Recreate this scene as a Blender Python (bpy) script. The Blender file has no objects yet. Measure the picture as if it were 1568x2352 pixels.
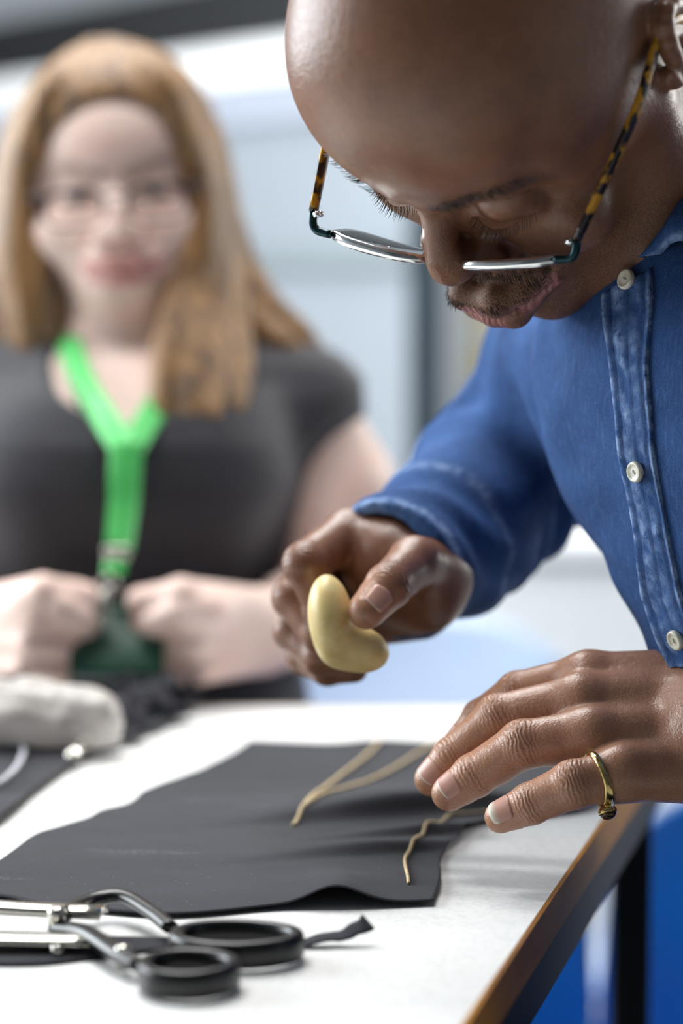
import bpy, math, random
import numpy as np
from mathutils import Vector, Matrix

# ------------------------------------------------------------------ camera, world, light, exposure
scn = bpy.context.scene
COL = scn.collection
FPX = 85.0 / 36.0 * 2352.0
PITCH = -math.atan(476.0 / FPX)
CAM = np.array([0.0, 0.0, 1.03])
FWD = np.array([0, math.cos(PITCH), math.sin(PITCH)])
UP = np.array([0, -math.sin(PITCH), math.cos(PITCH)])
RIGHT = np.array([1.0, 0, 0])
M3 = np.stack([RIGHT, FWD, UP], 1)
TABLE_Z = 0.74

cam_data = bpy.data.cameras.new('camera')
cam = bpy.data.objects.new('camera', cam_data)
COL.objects.link(cam)
cam.location = CAM
cam.rotation_euler = (math.pi / 2 + PITCH, 0, 0)
cam_data.sensor_fit = 'VERTICAL'
cam_data.sensor_height = 36.0
cam_data.sensor_width = 24.0
cam_data.lens = 85.0
cam_data.clip_start = 0.05
cam_data.dof.use_dof = True
cam_data.dof.focus_distance = 1.195
cam_data.dof.aperture_fstop = 3.1
scn.camera = cam

world = bpy.data.worlds.new('world')
scn.world = world
world.use_nodes = True
world.node_tree.nodes['Background'].inputs[0].default_value = (0.78, 0.88, 1.0, 1)
world.node_tree.nodes['Background'].inputs[1].default_value = 0.6

def area(name, loc, target, sx, sy, power, color):
    l = bpy.data.lights.new(name, 'AREA')
    l.shape = 'RECTANGLE'; l.size = sx; l.size_y = sy
    l.energy = power; l.color = color
    o = bpy.data.objects.new(name, l)
    COL.objects.link(o)
    o.location = loc
    d = Vector(target) - Vector(loc)
    o.rotation_euler = d.to_track_quat('-Z', 'Y').to_euler()
    return o

area('window_light_left', (-2.5, 2.5, 1.75), (0, 1.6, 1.0), 2.6, 1.5, 84, (0.90, 0.96, 1.0))
area('window_light_right', (2.9, 3.6, 1.8), (0.3, 1.9, 0.9), 2.2, 1.5, 42, (1.0, 0.97, 0.92))
for i, y in enumerate((1.55, 2.35, 3.15)):
    area('ceiling_light', (-0.35, y, 2.66), (-0.35, y, 0), 1.3, 0.3, 15, (1.0, 0.99, 0.97))

scn.view_settings.view_transform = 'Standard'
scn.view_settings.look = 'None'
scn.view_settings.gamma = 1.0
scn.view_settings.use_curve_mapping = False
scn.view_settings.exposure = 0.55
scn.cycles.max_bounces = 8

# ------------------------------------------------------------------ geometry helpers
def at(px, py, d):
    """world point seen at picture position (px, py) at a real distance d along the view axis"""
    return CAM + d * FWD + (px - 784.0) / FPX * d * RIGHT - (py - 1176.0) / FPX * d * UP

def ray(px, py):
    v = FWD + (px - 784.0) / FPX * RIGHT - (py - 1176.0) / FPX * UP
    return v

def on_plane(px, py, z=TABLE_Z):
    v = ray(px, py)
    return CAM + v * ((z - CAM[2]) / v[2])

def unit(v):
    v = np.asarray(v, float)
    return v / (np.linalg.norm(v) + 1e-12)

def set_mesh(me, V, Fq):
    V = np.asarray(V, np.float32); Fq = np.asarray(Fq, np.int32)
    n = Fq.shape[1]
    me.vertices.add(len(V)); me.vertices.foreach_set('co', V.ravel())
    me.loops.add(Fq.size); me.loops.foreach_set('vertex_index', Fq.ravel())
    me.polygons.add(len(Fq))
    me.polygons.foreach_set('loop_start', np.arange(0, Fq.size, n, dtype=np.int32))
    me.update(calc_edges=True)
    me.validate()

def link(name, me, material=None, parent=None, smooth=True):
    o = bpy.data.objects.new(name, me)
    COL.objects.link(o)
    if material is not None: me.materials.append(material)
    if smooth: me.polygons.foreach_set('use_smooth', np.ones(len(me.polygons), bool))
    if parent is not None:
        o.parent = parent
        o.matrix_parent_inverse = Matrix.Translation(-Vector(parent.location))
    return o

def obj(name, V, F, material=None, parent=None, smooth=True, attrs=None):
    me = bpy.data.meshes.new(name)
    if isinstance(F, np.ndarray): set_mesh(me, V, F)
    else:
        me.from_pydata([tuple(v) for v in V], [], F); me.update()
    if attrs:
        for k, a in attrs.items():
            at_ = me.attributes.new(k, 'FLOAT', 'POINT')
            at_.data.foreach_set('value', np.asarray(a, np.float32))
    return link(name, me, material, parent, smooth)

def tag(o, label=None, cat=None, group=None, kind=None):
    if label: o['label'] = label
    if cat: o['category'] = cat
    if group: o['group'] = group
    if kind: o['kind'] = kind
    return o

def empty(name, loc, label=None, cat=None, group=None):
    o = bpy.data.objects.new(name, None)
    COL.objects.link(o); o.location = loc
    o.empty_display_size = 0.02
    return tag(o, label, cat, group)

def bez(pts, n=12):
    """Catmull-Rom curve through pts"""
    P = np.asarray(pts, float)
    Q = np.vstack([2 * P[0] - P[1], P, 2 * P[-1] - P[-2]])
    out = []
    for i in range(1, len(Q) - 2):
        for t in np.linspace(0, 1, n, endpoint=False):
            a, b, c, d = Q[i - 1], Q[i], Q[i + 1], Q[i + 2]
            out.append(.5 * (2 * b + (c - a) * t + (2 * a - 5 * b + 4 * c - d) * t * t + (3 * b - a - 3 * c + d) * t ** 3))
    out.append(P[-1])
    return np.array(out)

class MB:
    """collects boxes, tubes and strips into one mesh"""
    def __init__(s): s.V = []; s.F = []
    def add(s, V, F):
        n = len(s.V); s.V += [tuple(v) for v in V]; s.F += [tuple(i + n for i in f) for f in F]; return s
    def box(s, lo, hi, M=None, loc=(0, 0, 0), bevel=0.0):
        x0, y0, z0 = lo; x1, y1, z1 = hi
        if bevel <= 0:
            V = [(x, y, z) for z in (z0, z1) for y in (y0, y1) for x in (x0, x1)]
            F = [(0, 2, 3, 1), (4, 5, 7, 6), (0, 1, 5, 4), (2, 6, 7, 3), (0, 4, 6, 2), (1, 3, 7, 5)]
        else:
            bm = __import__('bmesh').new()
            import bmesh
            bmesh.ops.create_cube(bm, size=1)
            for v in bm.verts:
                v.co = Vector(((x0 + x1) / 2 + v.co.x * (x1 - x0), (y0 + y1) / 2 + v.co.y * (y1 - y0), (z0 + z1) / 2 + v.co.z * (z1 - z0)))
            bmesh.ops.bevel(bm, geom=bm.edges[:], offset=bevel, segments=2, affect='EDGES', profile=0.5)
            bm.verts.index_update()
            V = [tuple(v.co) for v in bm.verts]; F = [tuple(v.index for v in f.verts) for f in bm.faces]
            bm.free()
        V = np.array(V)
        if M is not None: V = V @ np.array(M).T
        return s.add(V + np.array(loc), F)
    def tube(s, pts, rad, n=10, flat=1.0, upv=(0, 0, 1), caps=True, closed=False):
        P = np.asarray(pts, float); m = len(P)
        R = np.broadcast_to(np.asarray(rad, float), (m,)) if np.ndim(rad) < 1 or np.size(rad) == 1 else np.asarray(rad, float)
        V = []
        ref = np.array(upv, float)
        for i in range(m):
            if closed: t = P[(i + 1) % m] - P[i - 1]
            else: t = P[min(i + 1, m - 1)] - P[max(i - 1, 0)]
            t = unit(t); a = ref - t * (ref @ t)
            if np.linalg.norm(a) < 1e-3: a = np.cross(t, [1, .2, 0])
            a = unit(a); b = np.cross(t, a)
            for k in range(n):
                an = 2 * math.pi * k / n
                V.append(P[i] + R[i] * (math.cos(an) * a * flat + math.sin(an) * b))
        F = []
        for i in range(m if closed else m - 1):
            j = (i + 1) % m
            for k in range(n):
                l = (k + 1) % n
                F.append((i * n + k, i * n + l, j * n + l, j * n + k))
        if caps and not closed:
            F.append(tuple(range(n))[::-1]); F.append(tuple((m - 1) * n + k for k in range(n)))
        return s.add(V, F)
    def grid(s, G, flip=False, wrap=False):
        G = np.asarray(G, float); a, b = G.shape[:2]
        F = []
        for i in range(a - 1):
            for j in range(b if wrap else b - 1):
                k = (j + 1) % b
                f = (i * b + j, i * b + k, (i + 1) * b + k, (i + 1) * b + j)
                F.append(f[::-1] if flip else f)
        return s.add(G.reshape(-1, 3), F)
    def slab(s, G, off):
        """closed sheet: grid G and a second copy moved by off (vector or per point)"""
        G = np.asarray(G, float); H = G + off
        a, b = G.shape[:2]
        n = len(s.V)
        s.grid(G); s.grid(H, flip=True)
        N = a * b
        idx = [(0, j) for j in range(b)] + [(i, b - 1) for i in range(1, a)] + [(a - 1, j) for j in range(b - 2, -1, -1)] + [(i, 0) for i in range(a - 2, 0, -1)]
        for q in range(len(idx)):
            i0, j0 = idx[q]; i1, j1 = idx[(q + 1) % len(idx)]
            p, r = n + i0 * b + j0, n + i1 * b + j1
            s.F.append((r, p, p + N, r + N))
        return s
    def lathe(s, prof, n=24, M=None, loc=(0, 0, 0)):
        V = []; F = []
        for r, z in prof:
            for k in range(n):
                an = 2 * math.pi * k / n
                V.append((r * math.cos(an), r * math.sin(an), z))
        for i in range(len(prof) - 1):
            for k in range(n):
                l = (k + 1) % n
                F.append((i * n + k, i * n + l, (i + 1) * n + l, (i + 1) * n + k))
        F.append(tuple(range(n))[::-1]); F.append(tuple((len(prof) - 1) * n + k for k in range(n)))
        V = np.array(V)
        if M is not None: V = V @ np.array(M).T
        return s.add(V + np.array(loc), F)
    def build(s, name, material=None, parent=None, smooth=True, attrs=None):
        return obj(name, s.V, s.F, material, parent, smooth, attrs)

def basis(z, x=None):
    """rotation whose third column is z"""
    z = unit(z)
    x = np.array([1, 0, 0.0]) if x is None else np.asarray(x, float)
    x = x - z * (x @ z)
    if np.linalg.norm(x) < 1e-6: x = np.cross(z, [0, 1, 0.3])
    x = unit(x); y = np.cross(z, x)
    return np.stack([x, y, z], 1)

# ------------------------------------------------------------------ smooth solids: distance field + surface nets
def nrm(q): return np.sqrt(np.einsum('...i,...i->...', q, q))

def smin(a, b, k):
    if k <= 0: return np.minimum(a, b)
    h = np.clip(.5 + .5 * (b - a) / k, 0, 1)
    return b + (a - b) * h - k * h * (1 - h)

class Field:
    def __init__(s): s.ops = []
    def _add(s, fn, lo, hi, mode, k):
        s.ops.append((fn, np.asarray(lo, float), np.asarray(hi, float), mode, k)); return s
    def cone(s, a, b, ra, rb, k=0.0, mode='u'):
        a = np.asarray(a, float); b = np.asarray(b, float); ba = b - a; l2 = ba @ ba + 1e-12
        def fn(P):
            pa = P - a
            t = np.clip(pa @ ba / l2, 0, 1)
            return nrm(pa - t[..., None] * ba) - (ra + (rb - ra) * t)
        r = max(ra, rb)
        return s._add(fn, np.minimum(a, b) - r, np.maximum(a, b) + r, mode, k)
    def chain(s, pts, rad, k=0.0, kk=None, mode='u'):
        for i in range(len(pts) - 1):
            s.cone(pts[i], pts[i + 1], rad[i], rad[i + 1], k if i == 0 else (k if kk is None else kk), mode)
        return s
    def ell(s, c, r, R=None, k=0.0, mode='u'):
        c = np.asarray(c, float); r = np.asarray(r, float); R = np.eye(3) if R is None else np.asarray(R, float)
        def fn(P):
            q = (P - c) @ R
            k0 = nrm(q / r); k1 = nrm(q / (r * r))
            return k0 * (k0 - 1) / np.maximum(k1, 1e-9)
        e = np.sqrt(((R * r) ** 2).sum(1))
        return s._add(fn, c - e, c + e, mode, k)
    def box(s, c, h, R=None, rnd=0.0, k=0.0, mode='u'):
        c = np.asarray(c, float); h = np.asarray(h, float) - rnd; R = np.eye(3) if R is None else np.asarray(R, float)
        def fn(P):
            q = np.abs((P - c) @ R) - h
            return nrm(np.maximum(q, 0)) + np.minimum(q.max(-1), 0) - rnd
        e = (np.abs(R) * (h + rnd)).sum(1)
        return s._add(fn, c - e, c + e, mode, k)
    def cut(s, p0, n):
        p0 = np.asarray(p0, float); n = unit(n)
        return s._add(lambda P: (P - p0) @ n, [-99] * 3, [99] * 3, 'i', 0)
    def disp(s, fn, lo, hi): return s._add(fn, lo, hi, 'd', 0)
    def loft(s, z, cx, cy, yaw, a, b, k=0.0, mode='u', power=2.0):
        """stack of ellipses: a across, b front to back, yaw turns the front from -Y towards -X"""
        z = np.asarray(z, float); A = [np.asarray(v, float) for v in (cx, cy, yaw, a, b)]
        zm, zh = (z[0] + z[-1]) / 2, (z[-1] - z[0]) / 2
        def fn(P):
            X, Y, Yw, a_, b_ = [np.interp(P[..., 2], z, v) for v in A]
            dx, dy = P[..., 0] - X, P[..., 1] - Y
            v = -np.sin(Yw) * dx - np.cos(Yw) * dy
            u = -np.cos(Yw) * dx + np.sin(Yw) * dy
            kk = (np.abs(u / a_) ** power + np.abs(v / b_) ** power) ** (1 / power)
            d = (kk - 1) * np.minimum(a_, b_)
            return np.maximum(d, np.abs(P[..., 2] - zm) - zh)
        r = max(A[3].max(), A[4].max())
        return s._add(fn, [A[0].min() - r, A[1].min() - r, z[0]], [A[0].max() + r, A[1].max() + r, z[-1]], mode, k)
    def group(s, f, k=0.0, mode='u'):
        lo, hi = f.bounds()
        return s._add(f, lo, hi, mode, k)
    def bounds(s):
        lo = np.min([o[1] for o in s.ops if o[3] == 'u'], 0); hi = np.max([o[2] for o in s.ops if o[3] == 'u'], 0)
        return lo, hi
    def __call__(s, P, box=None, pad=0.0):
        d = np.full(P.shape[:-1], 0.5)
        for fn, lo, hi, mode, k in s.ops:
            if box is not None:
                m = k + pad
                if (box[0] > hi + m).any() or (box[1] < lo - m).any(): continue
            v = fn(P, box, pad) if isinstance(fn, Field) else fn(P)
            if mode == 'u': d = smin(d, v, k)
            elif mode == 's': d = -smin(-d, v, k)
            elif mode == 'i': d = np.maximum(d, v)
            else: d = d + v
        return d
    def normal(s, P, e=0.0008):
        P = np.asarray(P, float); g = []
        for i in range(3):
            q = np.zeros(3); q[i] = e
            g.append(s(P + q) - s(P - q))
        g = np.stack(g, -1)
        return g / (np.linalg.norm(g, axis=-1, keepdims=True) + 1e-12)
    def cast_many(s, px, py, d0=0.9, d1=2.6):
        """where the lines of sight through picture positions meet the solid"""
        px = np.asarray(px, float); py = np.asarray(py, float)
        v = FWD + (px[:, None] - 784) / FPX * RIGHT - (py[:, None] - 1176) / FPX * UP
        t = np.full(len(px), d0)
        for _ in range(90):
            d = s(CAM + t[:, None] * v)
            t = t + np.where(np.abs(d) > 1e-5, d * .8, 0)
            t = np.minimum(t, d1)
        return CAM + t[:, None] * v, t < d1 - .01
    def cast(s, px, py, d0=0.9, d1=2.6):
        p, ok = s.cast_many([px], [py], d0, d1)
        return p[0] if ok[0] else None
    def drop_many(s, P, dirs, far=.09):
        """march from the points P along dirs to the surface"""
        t = np.zeros(len(P))
        for _ in range(50): t = t + s(P + t[:, None] * dirs) * .8
        X = P + t[:, None] * dirs
        return X, (np.abs(s(X)) < .0006) & (t < far) & (t > 0)

def surface(field, vox, B=20, smooth=2, keep=1):
    lo, hi = field.bounds(); lo = lo - 3 * vox; hi = hi + 3 * vox
    nb = np.ceil((hi - lo) / (B * vox)).astype(int)
    g = np.stack(np.meshgrid(*[np.arange(n) for n in nb], indexing='ij'), -1).reshape(-1, 3)
    cen = lo + (g + .5) * B * vox + vox * .5
    act = np.zeros(len(g), bool); half = .87 * (B + 1) * vox
    for i in range(0, len(g), 20000):
        act[i:i + 20000] = np.abs(field(cen[i:i + 20000])) < half * 1.6 + .002
    n = B + 2
    loc = np.stack(np.meshgrid(*[np.arange(n)] * 3, indexing='ij'), -1)
    NY, NZ = nb[1] * B + 4, nb[2] * B + 4
    keys, verts, quads = [], [], []
    edges = [(a, b) for a in range(8) for b in range(a + 1, 8) if bin(a ^ b).count('1') == 1]
    offs = np.array([[(c >> 2) & 1, (c >> 1) & 1, c & 1] for c in range(8)])
    for gb in g[act]:
        base = gb * B
        P = (lo + (base + loc) * vox)
        bx = (P[0, 0, 0], P[-1, -1, -1])
        v = field(P, bx, 4 * vox)
        ins = v < 0
        if ins.all() or not ins.any(): continue
        C = [ins[o[0]:o[0] + n - 1, o[1]:o[1] + n - 1, o[2]:o[2] + n - 1] for o in offs]
        cnt = sum(c.astype(np.int8) for c in C)
        I = np.argwhere((cnt > 0) & (cnt < 8))
        if not len(I): continue
        cv = np.stack([v[I[:, 0] + o[0], I[:, 1] + o[1], I[:, 2] + o[2]] for o in offs], 1)
        acc = np.zeros((len(I), 3)); num = np.zeros(len(I))
        for a, b in edges:
            va, vb = cv[:, a], cv[:, b]
            m = (va < 0) != (vb < 0)
            t = np.where(m, va / np.where(m, va - vb, 1), 0)
            acc += np.where(m[:, None], offs[a] + t[:, None] * (offs[b] - offs[a]), 0); num += m
        verts.append(lo + (base + I + acc / num[:, None]) * vox)
        G = base + I
        keys.append((G[:, 0] * NY + G[:, 1]) * NZ + G[:, 2])
        for ax in range(3):
            s0 = [slice(1, n - 1)] * 3
            s1 = list(s0); s1[ax] = slice(2, n)
            A, D = ins[tuple(s0)], ins[tuple(s1)]
            E = np.argwhere(A != D)
            if not len(E): continue
            sg = A[E[:, 0], E[:, 1], E[:, 2]]
            E = E + 1 + base
            u, w = [(1, 2), (2, 0), (0, 1)][ax]
            du = np.zeros(3, int); du[u] = 1; dw = np.zeros(3, int); dw[w] = 1
            K = [((q[:, 0] * NY + q[:, 1]) * NZ + q[:, 2]) for q in (E - du - dw, E - dw, E, E - du)]
            K = np.stack(K, 1)
            K[~sg] = K[~sg][:, ::-1]
            quads.append(K)
    keys = np.concatenate(keys); verts = np.concatenate(verts); quads = np.concatenate(quads)
    uk, first = np.unique(keys, return_index=True)
    V = verts[first]
    Q = np.searchsorted(uk, quads)
    Q = np.clip(Q, 0, len(uk) - 1)
    ok = (uk[Q] == quads).all(1)
    Q = Q[ok].astype(np.int32)
    # keep the main body only: drop crumbs a cut may have left
    if keep < 1:
        lab = np.arange(len(V))
        while True:
            mn = lab[Q].min(1); new = lab.copy()
            for c in range(4): np.minimum.at(new, Q[:, c], mn)
            new = new[new]
            if (new == lab).all(): break
            lab = new
        cnt_ = np.bincount(lab, minlength=len(V))
        good = cnt_[lab] > keep * cnt_.max()
        Q = Q[good[Q[:, 0]]]
        idx = np.cumsum(good) - 1
        V = V[good]; Q = idx[Q].astype(np.int32)
    if smooth:
        e = np.concatenate([Q[:, [0, 1]], Q[:, [1, 2]], Q[:, [2, 3]], Q[:, [3, 0]]])
        deg = np.bincount(e.ravel(), minlength=len(V)).astype(float)
        for it in range(smooth):
            for lam in (.5, -.52):
                S = np.zeros_like(V)
                for c in range(3):
                    S[:, c] = np.bincount(e[:, 0], V[e[:, 1], c], len(V)) + np.bincount(e[:, 1], V[e[:, 0], c], len(V))
                V = V + lam * (S / np.maximum(deg, 1)[:, None] - V)
    return V, Q

def seg_dist(P, a, b):
    a = np.asarray(a, float); b = np.asarray(b, float); ba = b - a
    t = np.clip((P - a) @ ba / (ba @ ba + 1e-12), 0, 1)
    return nrm(P - a - t[:, None] * ba)

def path_dist(P, pts):
    return np.min([seg_dist(P, pts[i], pts[i + 1]) for i in range(len(pts) - 1)], 0)

def sstep(a, b, x):
    t = np.clip((x - a) / (b - a), 0, 1)
    return t * t * (3 - 2 * t)

def wob(seed, scale, n=5):
    """cheap smooth noise: a sum of sines"""
    r = np.random.RandomState(seed)
    K = r.normal(size=(n, 3)); K = K / np.linalg.norm(K, axis=1, keepdims=True) * scale * (0.6 + .9 * r.rand(n, 1)); ph = r.rand(n) * 7
    return lambda P: np.sin(P @ K.T + ph).sum(-1) / n

# ------------------------------------------------------------------ materials
def srgb(r, g, b):
    return tuple(((c / 255) / 12.92 if c / 255 <= .04045 else ((c / 255 + .055) / 1.055) ** 2.4) for c in (r, g, b))

class Mat:
    def __init__(s, name, color=(.8, .8, .8), rough=.5, metal=0.0, **kw):
        s.m = bpy.data.materials.new(name); s.m.use_nodes = True
        s.t = s.m.node_tree; s.N = s.t.nodes; s.L = s.t.links
        s.b = s.N['Principled BSDF']
        s.b.inputs['Base Color'].default_value = (*color, 1)
        s.b.inputs['Roughness'].default_value = rough
        s.b.inputs['Metallic'].default_value = metal
        for k, v in kw.items(): s.b.inputs[k.replace('_', ' ')].default_value = v
        s.h = None; s.c = None; s.base = color
        s.co = s.N.new('ShaderNodeTexCoord')
    def node(s, typ, **kw):
        n = s.N.new(typ)
        for k, v in kw.items():
            if k in n.inputs: n.inputs[k].default_value = v
            else: setattr(n, k, v)
        return n
    def mapping(s, scale=(1, 1, 1), rot=(0, 0, 0)):
        m = s.N.new('ShaderNodeMapping'); m.inputs['Scale'].default_value = scale; m.inputs['Rotation'].default_value = rot
        s.L.new(s.co.outputs['Object'], m.inputs['Vector'])
        return m.outputs[0]
    def noise(s, scale, detail=3, rough=.5, vec=None):
        n = s.N.new('ShaderNodeTexNoise'); n.inputs['Scale'].default_value = scale; n.inputs['Detail'].default_value = detail; n.inputs['Roughness'].default_value = rough
        s.L.new(vec if vec is not None else s.co.outputs['Object'], n.inputs['Vector'])
        return n.outputs['Fac']
    def voronoi(s, scale, vec=None, feature='F1'):
        n = s.N.new('ShaderNodeTexVoronoi'); n.feature = feature; n.inputs['Scale'].default_value = scale
        s.L.new(vec if vec is not None else s.co.outputs['Object'], n.inputs['Vector'])
        return n.outputs['Distance']
    def attr(s, name):
        n = s.N.new('ShaderNodeAttribute'); n.attribute_name = name
        return n.outputs['Fac']
    def math(s, op, a, b=None, clamp=False):
        n = s.N.new('ShaderNodeMath'); n.operation = op; n.use_clamp = clamp
        for i, x in enumerate((a, b)):
            if x is None: continue
            if isinstance(x, (int, float)): n.inputs[i].default_value = x
            else: s.L.new(x, n.inputs[i])
        return n.outputs[0]
    def ramp(s, fac, a, b):
        n = s.N.new('ShaderNodeMapRange'); n.inputs[1].default_value = a; n.inputs[2].default_value = b
        s.L.new(fac, n.inputs[0])
        return n.outputs[0]
    def mix(s, fac, color, amount=1.0):
        """lay a colour over what is there, where fac says so"""
        n = s.N.new('ShaderNodeMix'); n.data_type = 'RGBA'
        if s.c is None: n.inputs[6].default_value = (*s.base, 1)
        else: s.L.new(s.c, n.inputs[6])
        n.inputs[7].default_value = (*color, 1)
        s.L.new(s.math('MULTIPLY', fac, amount, True), n.inputs[0])
        s.c = n.outputs[2]
        s.L.new(s.c, s.b.inputs['Base Color'])
        return s
    def bump(s, height, dist=.001, strength=1.0):
        n = s.N.new('ShaderNodeBump'); n.inputs['Distance'].default_value = dist; n.inputs['Strength'].default_value = strength
        s.L.new(height, n.inputs['Height'])
        if s.h is not None: s.L.new(s.h, n.inputs['Normal'])
        s.h = n.outputs[0]
        s.L.new(s.h, s.b.inputs['Normal'])
        return s
    def rough(s, sock): s.L.new(sock, s.b.inputs['Roughness']); return s

VOX_MAN = .0011
MATS = {}
def plain(name, color, rough=.5, metal=0.0, nscale=30, dark=.25, bump=0.0, **kw):
    """a colour with a little mottling and relief"""
    if name in MATS: return MATS[name]
    m = Mat(name, color, rough, metal, **kw)
    m.mix(m.ramp(m.noise(nscale, 4), .42, .7), tuple(c * (1 - dark) for c in color))
    if bump: m.bump(m.noise(nscale * 4, 3), bump)
    MATS[name] = m.m
    return m.m

def skin(name, base, deep, pale, lip, rough=.42, brow=(.02, .015, .01)):
    m = Mat(name, base, rough)
    m.mix(m.ramp(m.noise(28, 4, .6), .38, .68), deep, .75)
    m.mix(m.ramp(m.noise(9, 2), .45, .7), pale, .35)
    m.mix(m.attr('pale'), pale, 1.0)
    m.mix(m.attr('lip'), lip, 1.0)
    m.mix(m.ramp(m.noise(900, 2), .3, .6), deep, .25)
    st = m.math('MULTIPLY', m.attr('stubble'), m.ramp(m.noise(1500, 2, .7), .42, .62))
    m.mix(st, brow, .8)
    br = m.math('MULTIPLY', m.attr('brow'), m.ramp(m.noise(700, 2, .6), .3, .55))
    m.mix(br, brow, .85)
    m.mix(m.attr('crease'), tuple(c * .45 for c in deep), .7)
    m.bump(m.voronoi(900), .00018, .6)
    m.bump(m.noise(260, 3), .0005, .5)
    # folded skin over the finger joints: fine waves across the finger
    wv = m.math('SINE', m.math('ADD', m.math('MULTIPLY', m.attr('fold_s'), 2900.0), m.math('MULTIPLY', m.noise(120, 3), 20.0)))
    m.bump(m.math('MULTIPLY', wv, m.attr('fold_w')), .00036, .5)
    lw = m.math('SINE', m.math('ADD', m.math('MULTIPLY', m.attr('lip_s'), 1700.0), m.math('MULTIPLY', m.noise(150, 2), 9.0)))
    m.bump(m.math('MULTIPLY', lw, m.attr('lip')), .0005, .5)
    m.b.inputs['Subsurface Weight'].default_value = .06
    m.b.inputs['Subsurface Radius'].default_value = (.006, .003, .0015)
    m.b.inputs['Subsurface Scale'].default_value = 1.0
    m.rough(m.math('ADD', m.math('ADD', m.math('MULTIPLY', m.noise(400, 2), .25), rough - .12), m.math('MULTIPLY', m.attr('stubble'), .3)))
    return m.m

class Frame:
    """a head's own axes, in millimetres: x to its right, y out of the face, z up, from the root of the nose"""
    def __init__(s, o, R, scale):
        s.o = np.asarray(o, float); s.R = np.asarray(R, float); s.s = scale / 1000.0
    def pt(s, x, y, z): return s.o + s.R @ (np.array([x, y, z], float) * s.s)
    def local(s, P): return (P - s.o) @ s.R / s.s

def rotx(a):
    c, s_ = math.cos(a), math.sin(a); return np.array([[1, 0, 0], [0, c, -s_], [0, s_, c]])
def roty(a):
    c, s_ = math.cos(a), math.sin(a); return np.array([[c, 0, s_], [0, 1, 0], [-s_, 0, c]])
def rotz(a):
    c, s_ = math.cos(a), math.sin(a); return np.array([[c, -s_, 0], [s_, c, 0], [0, 0, 1]])

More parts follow.
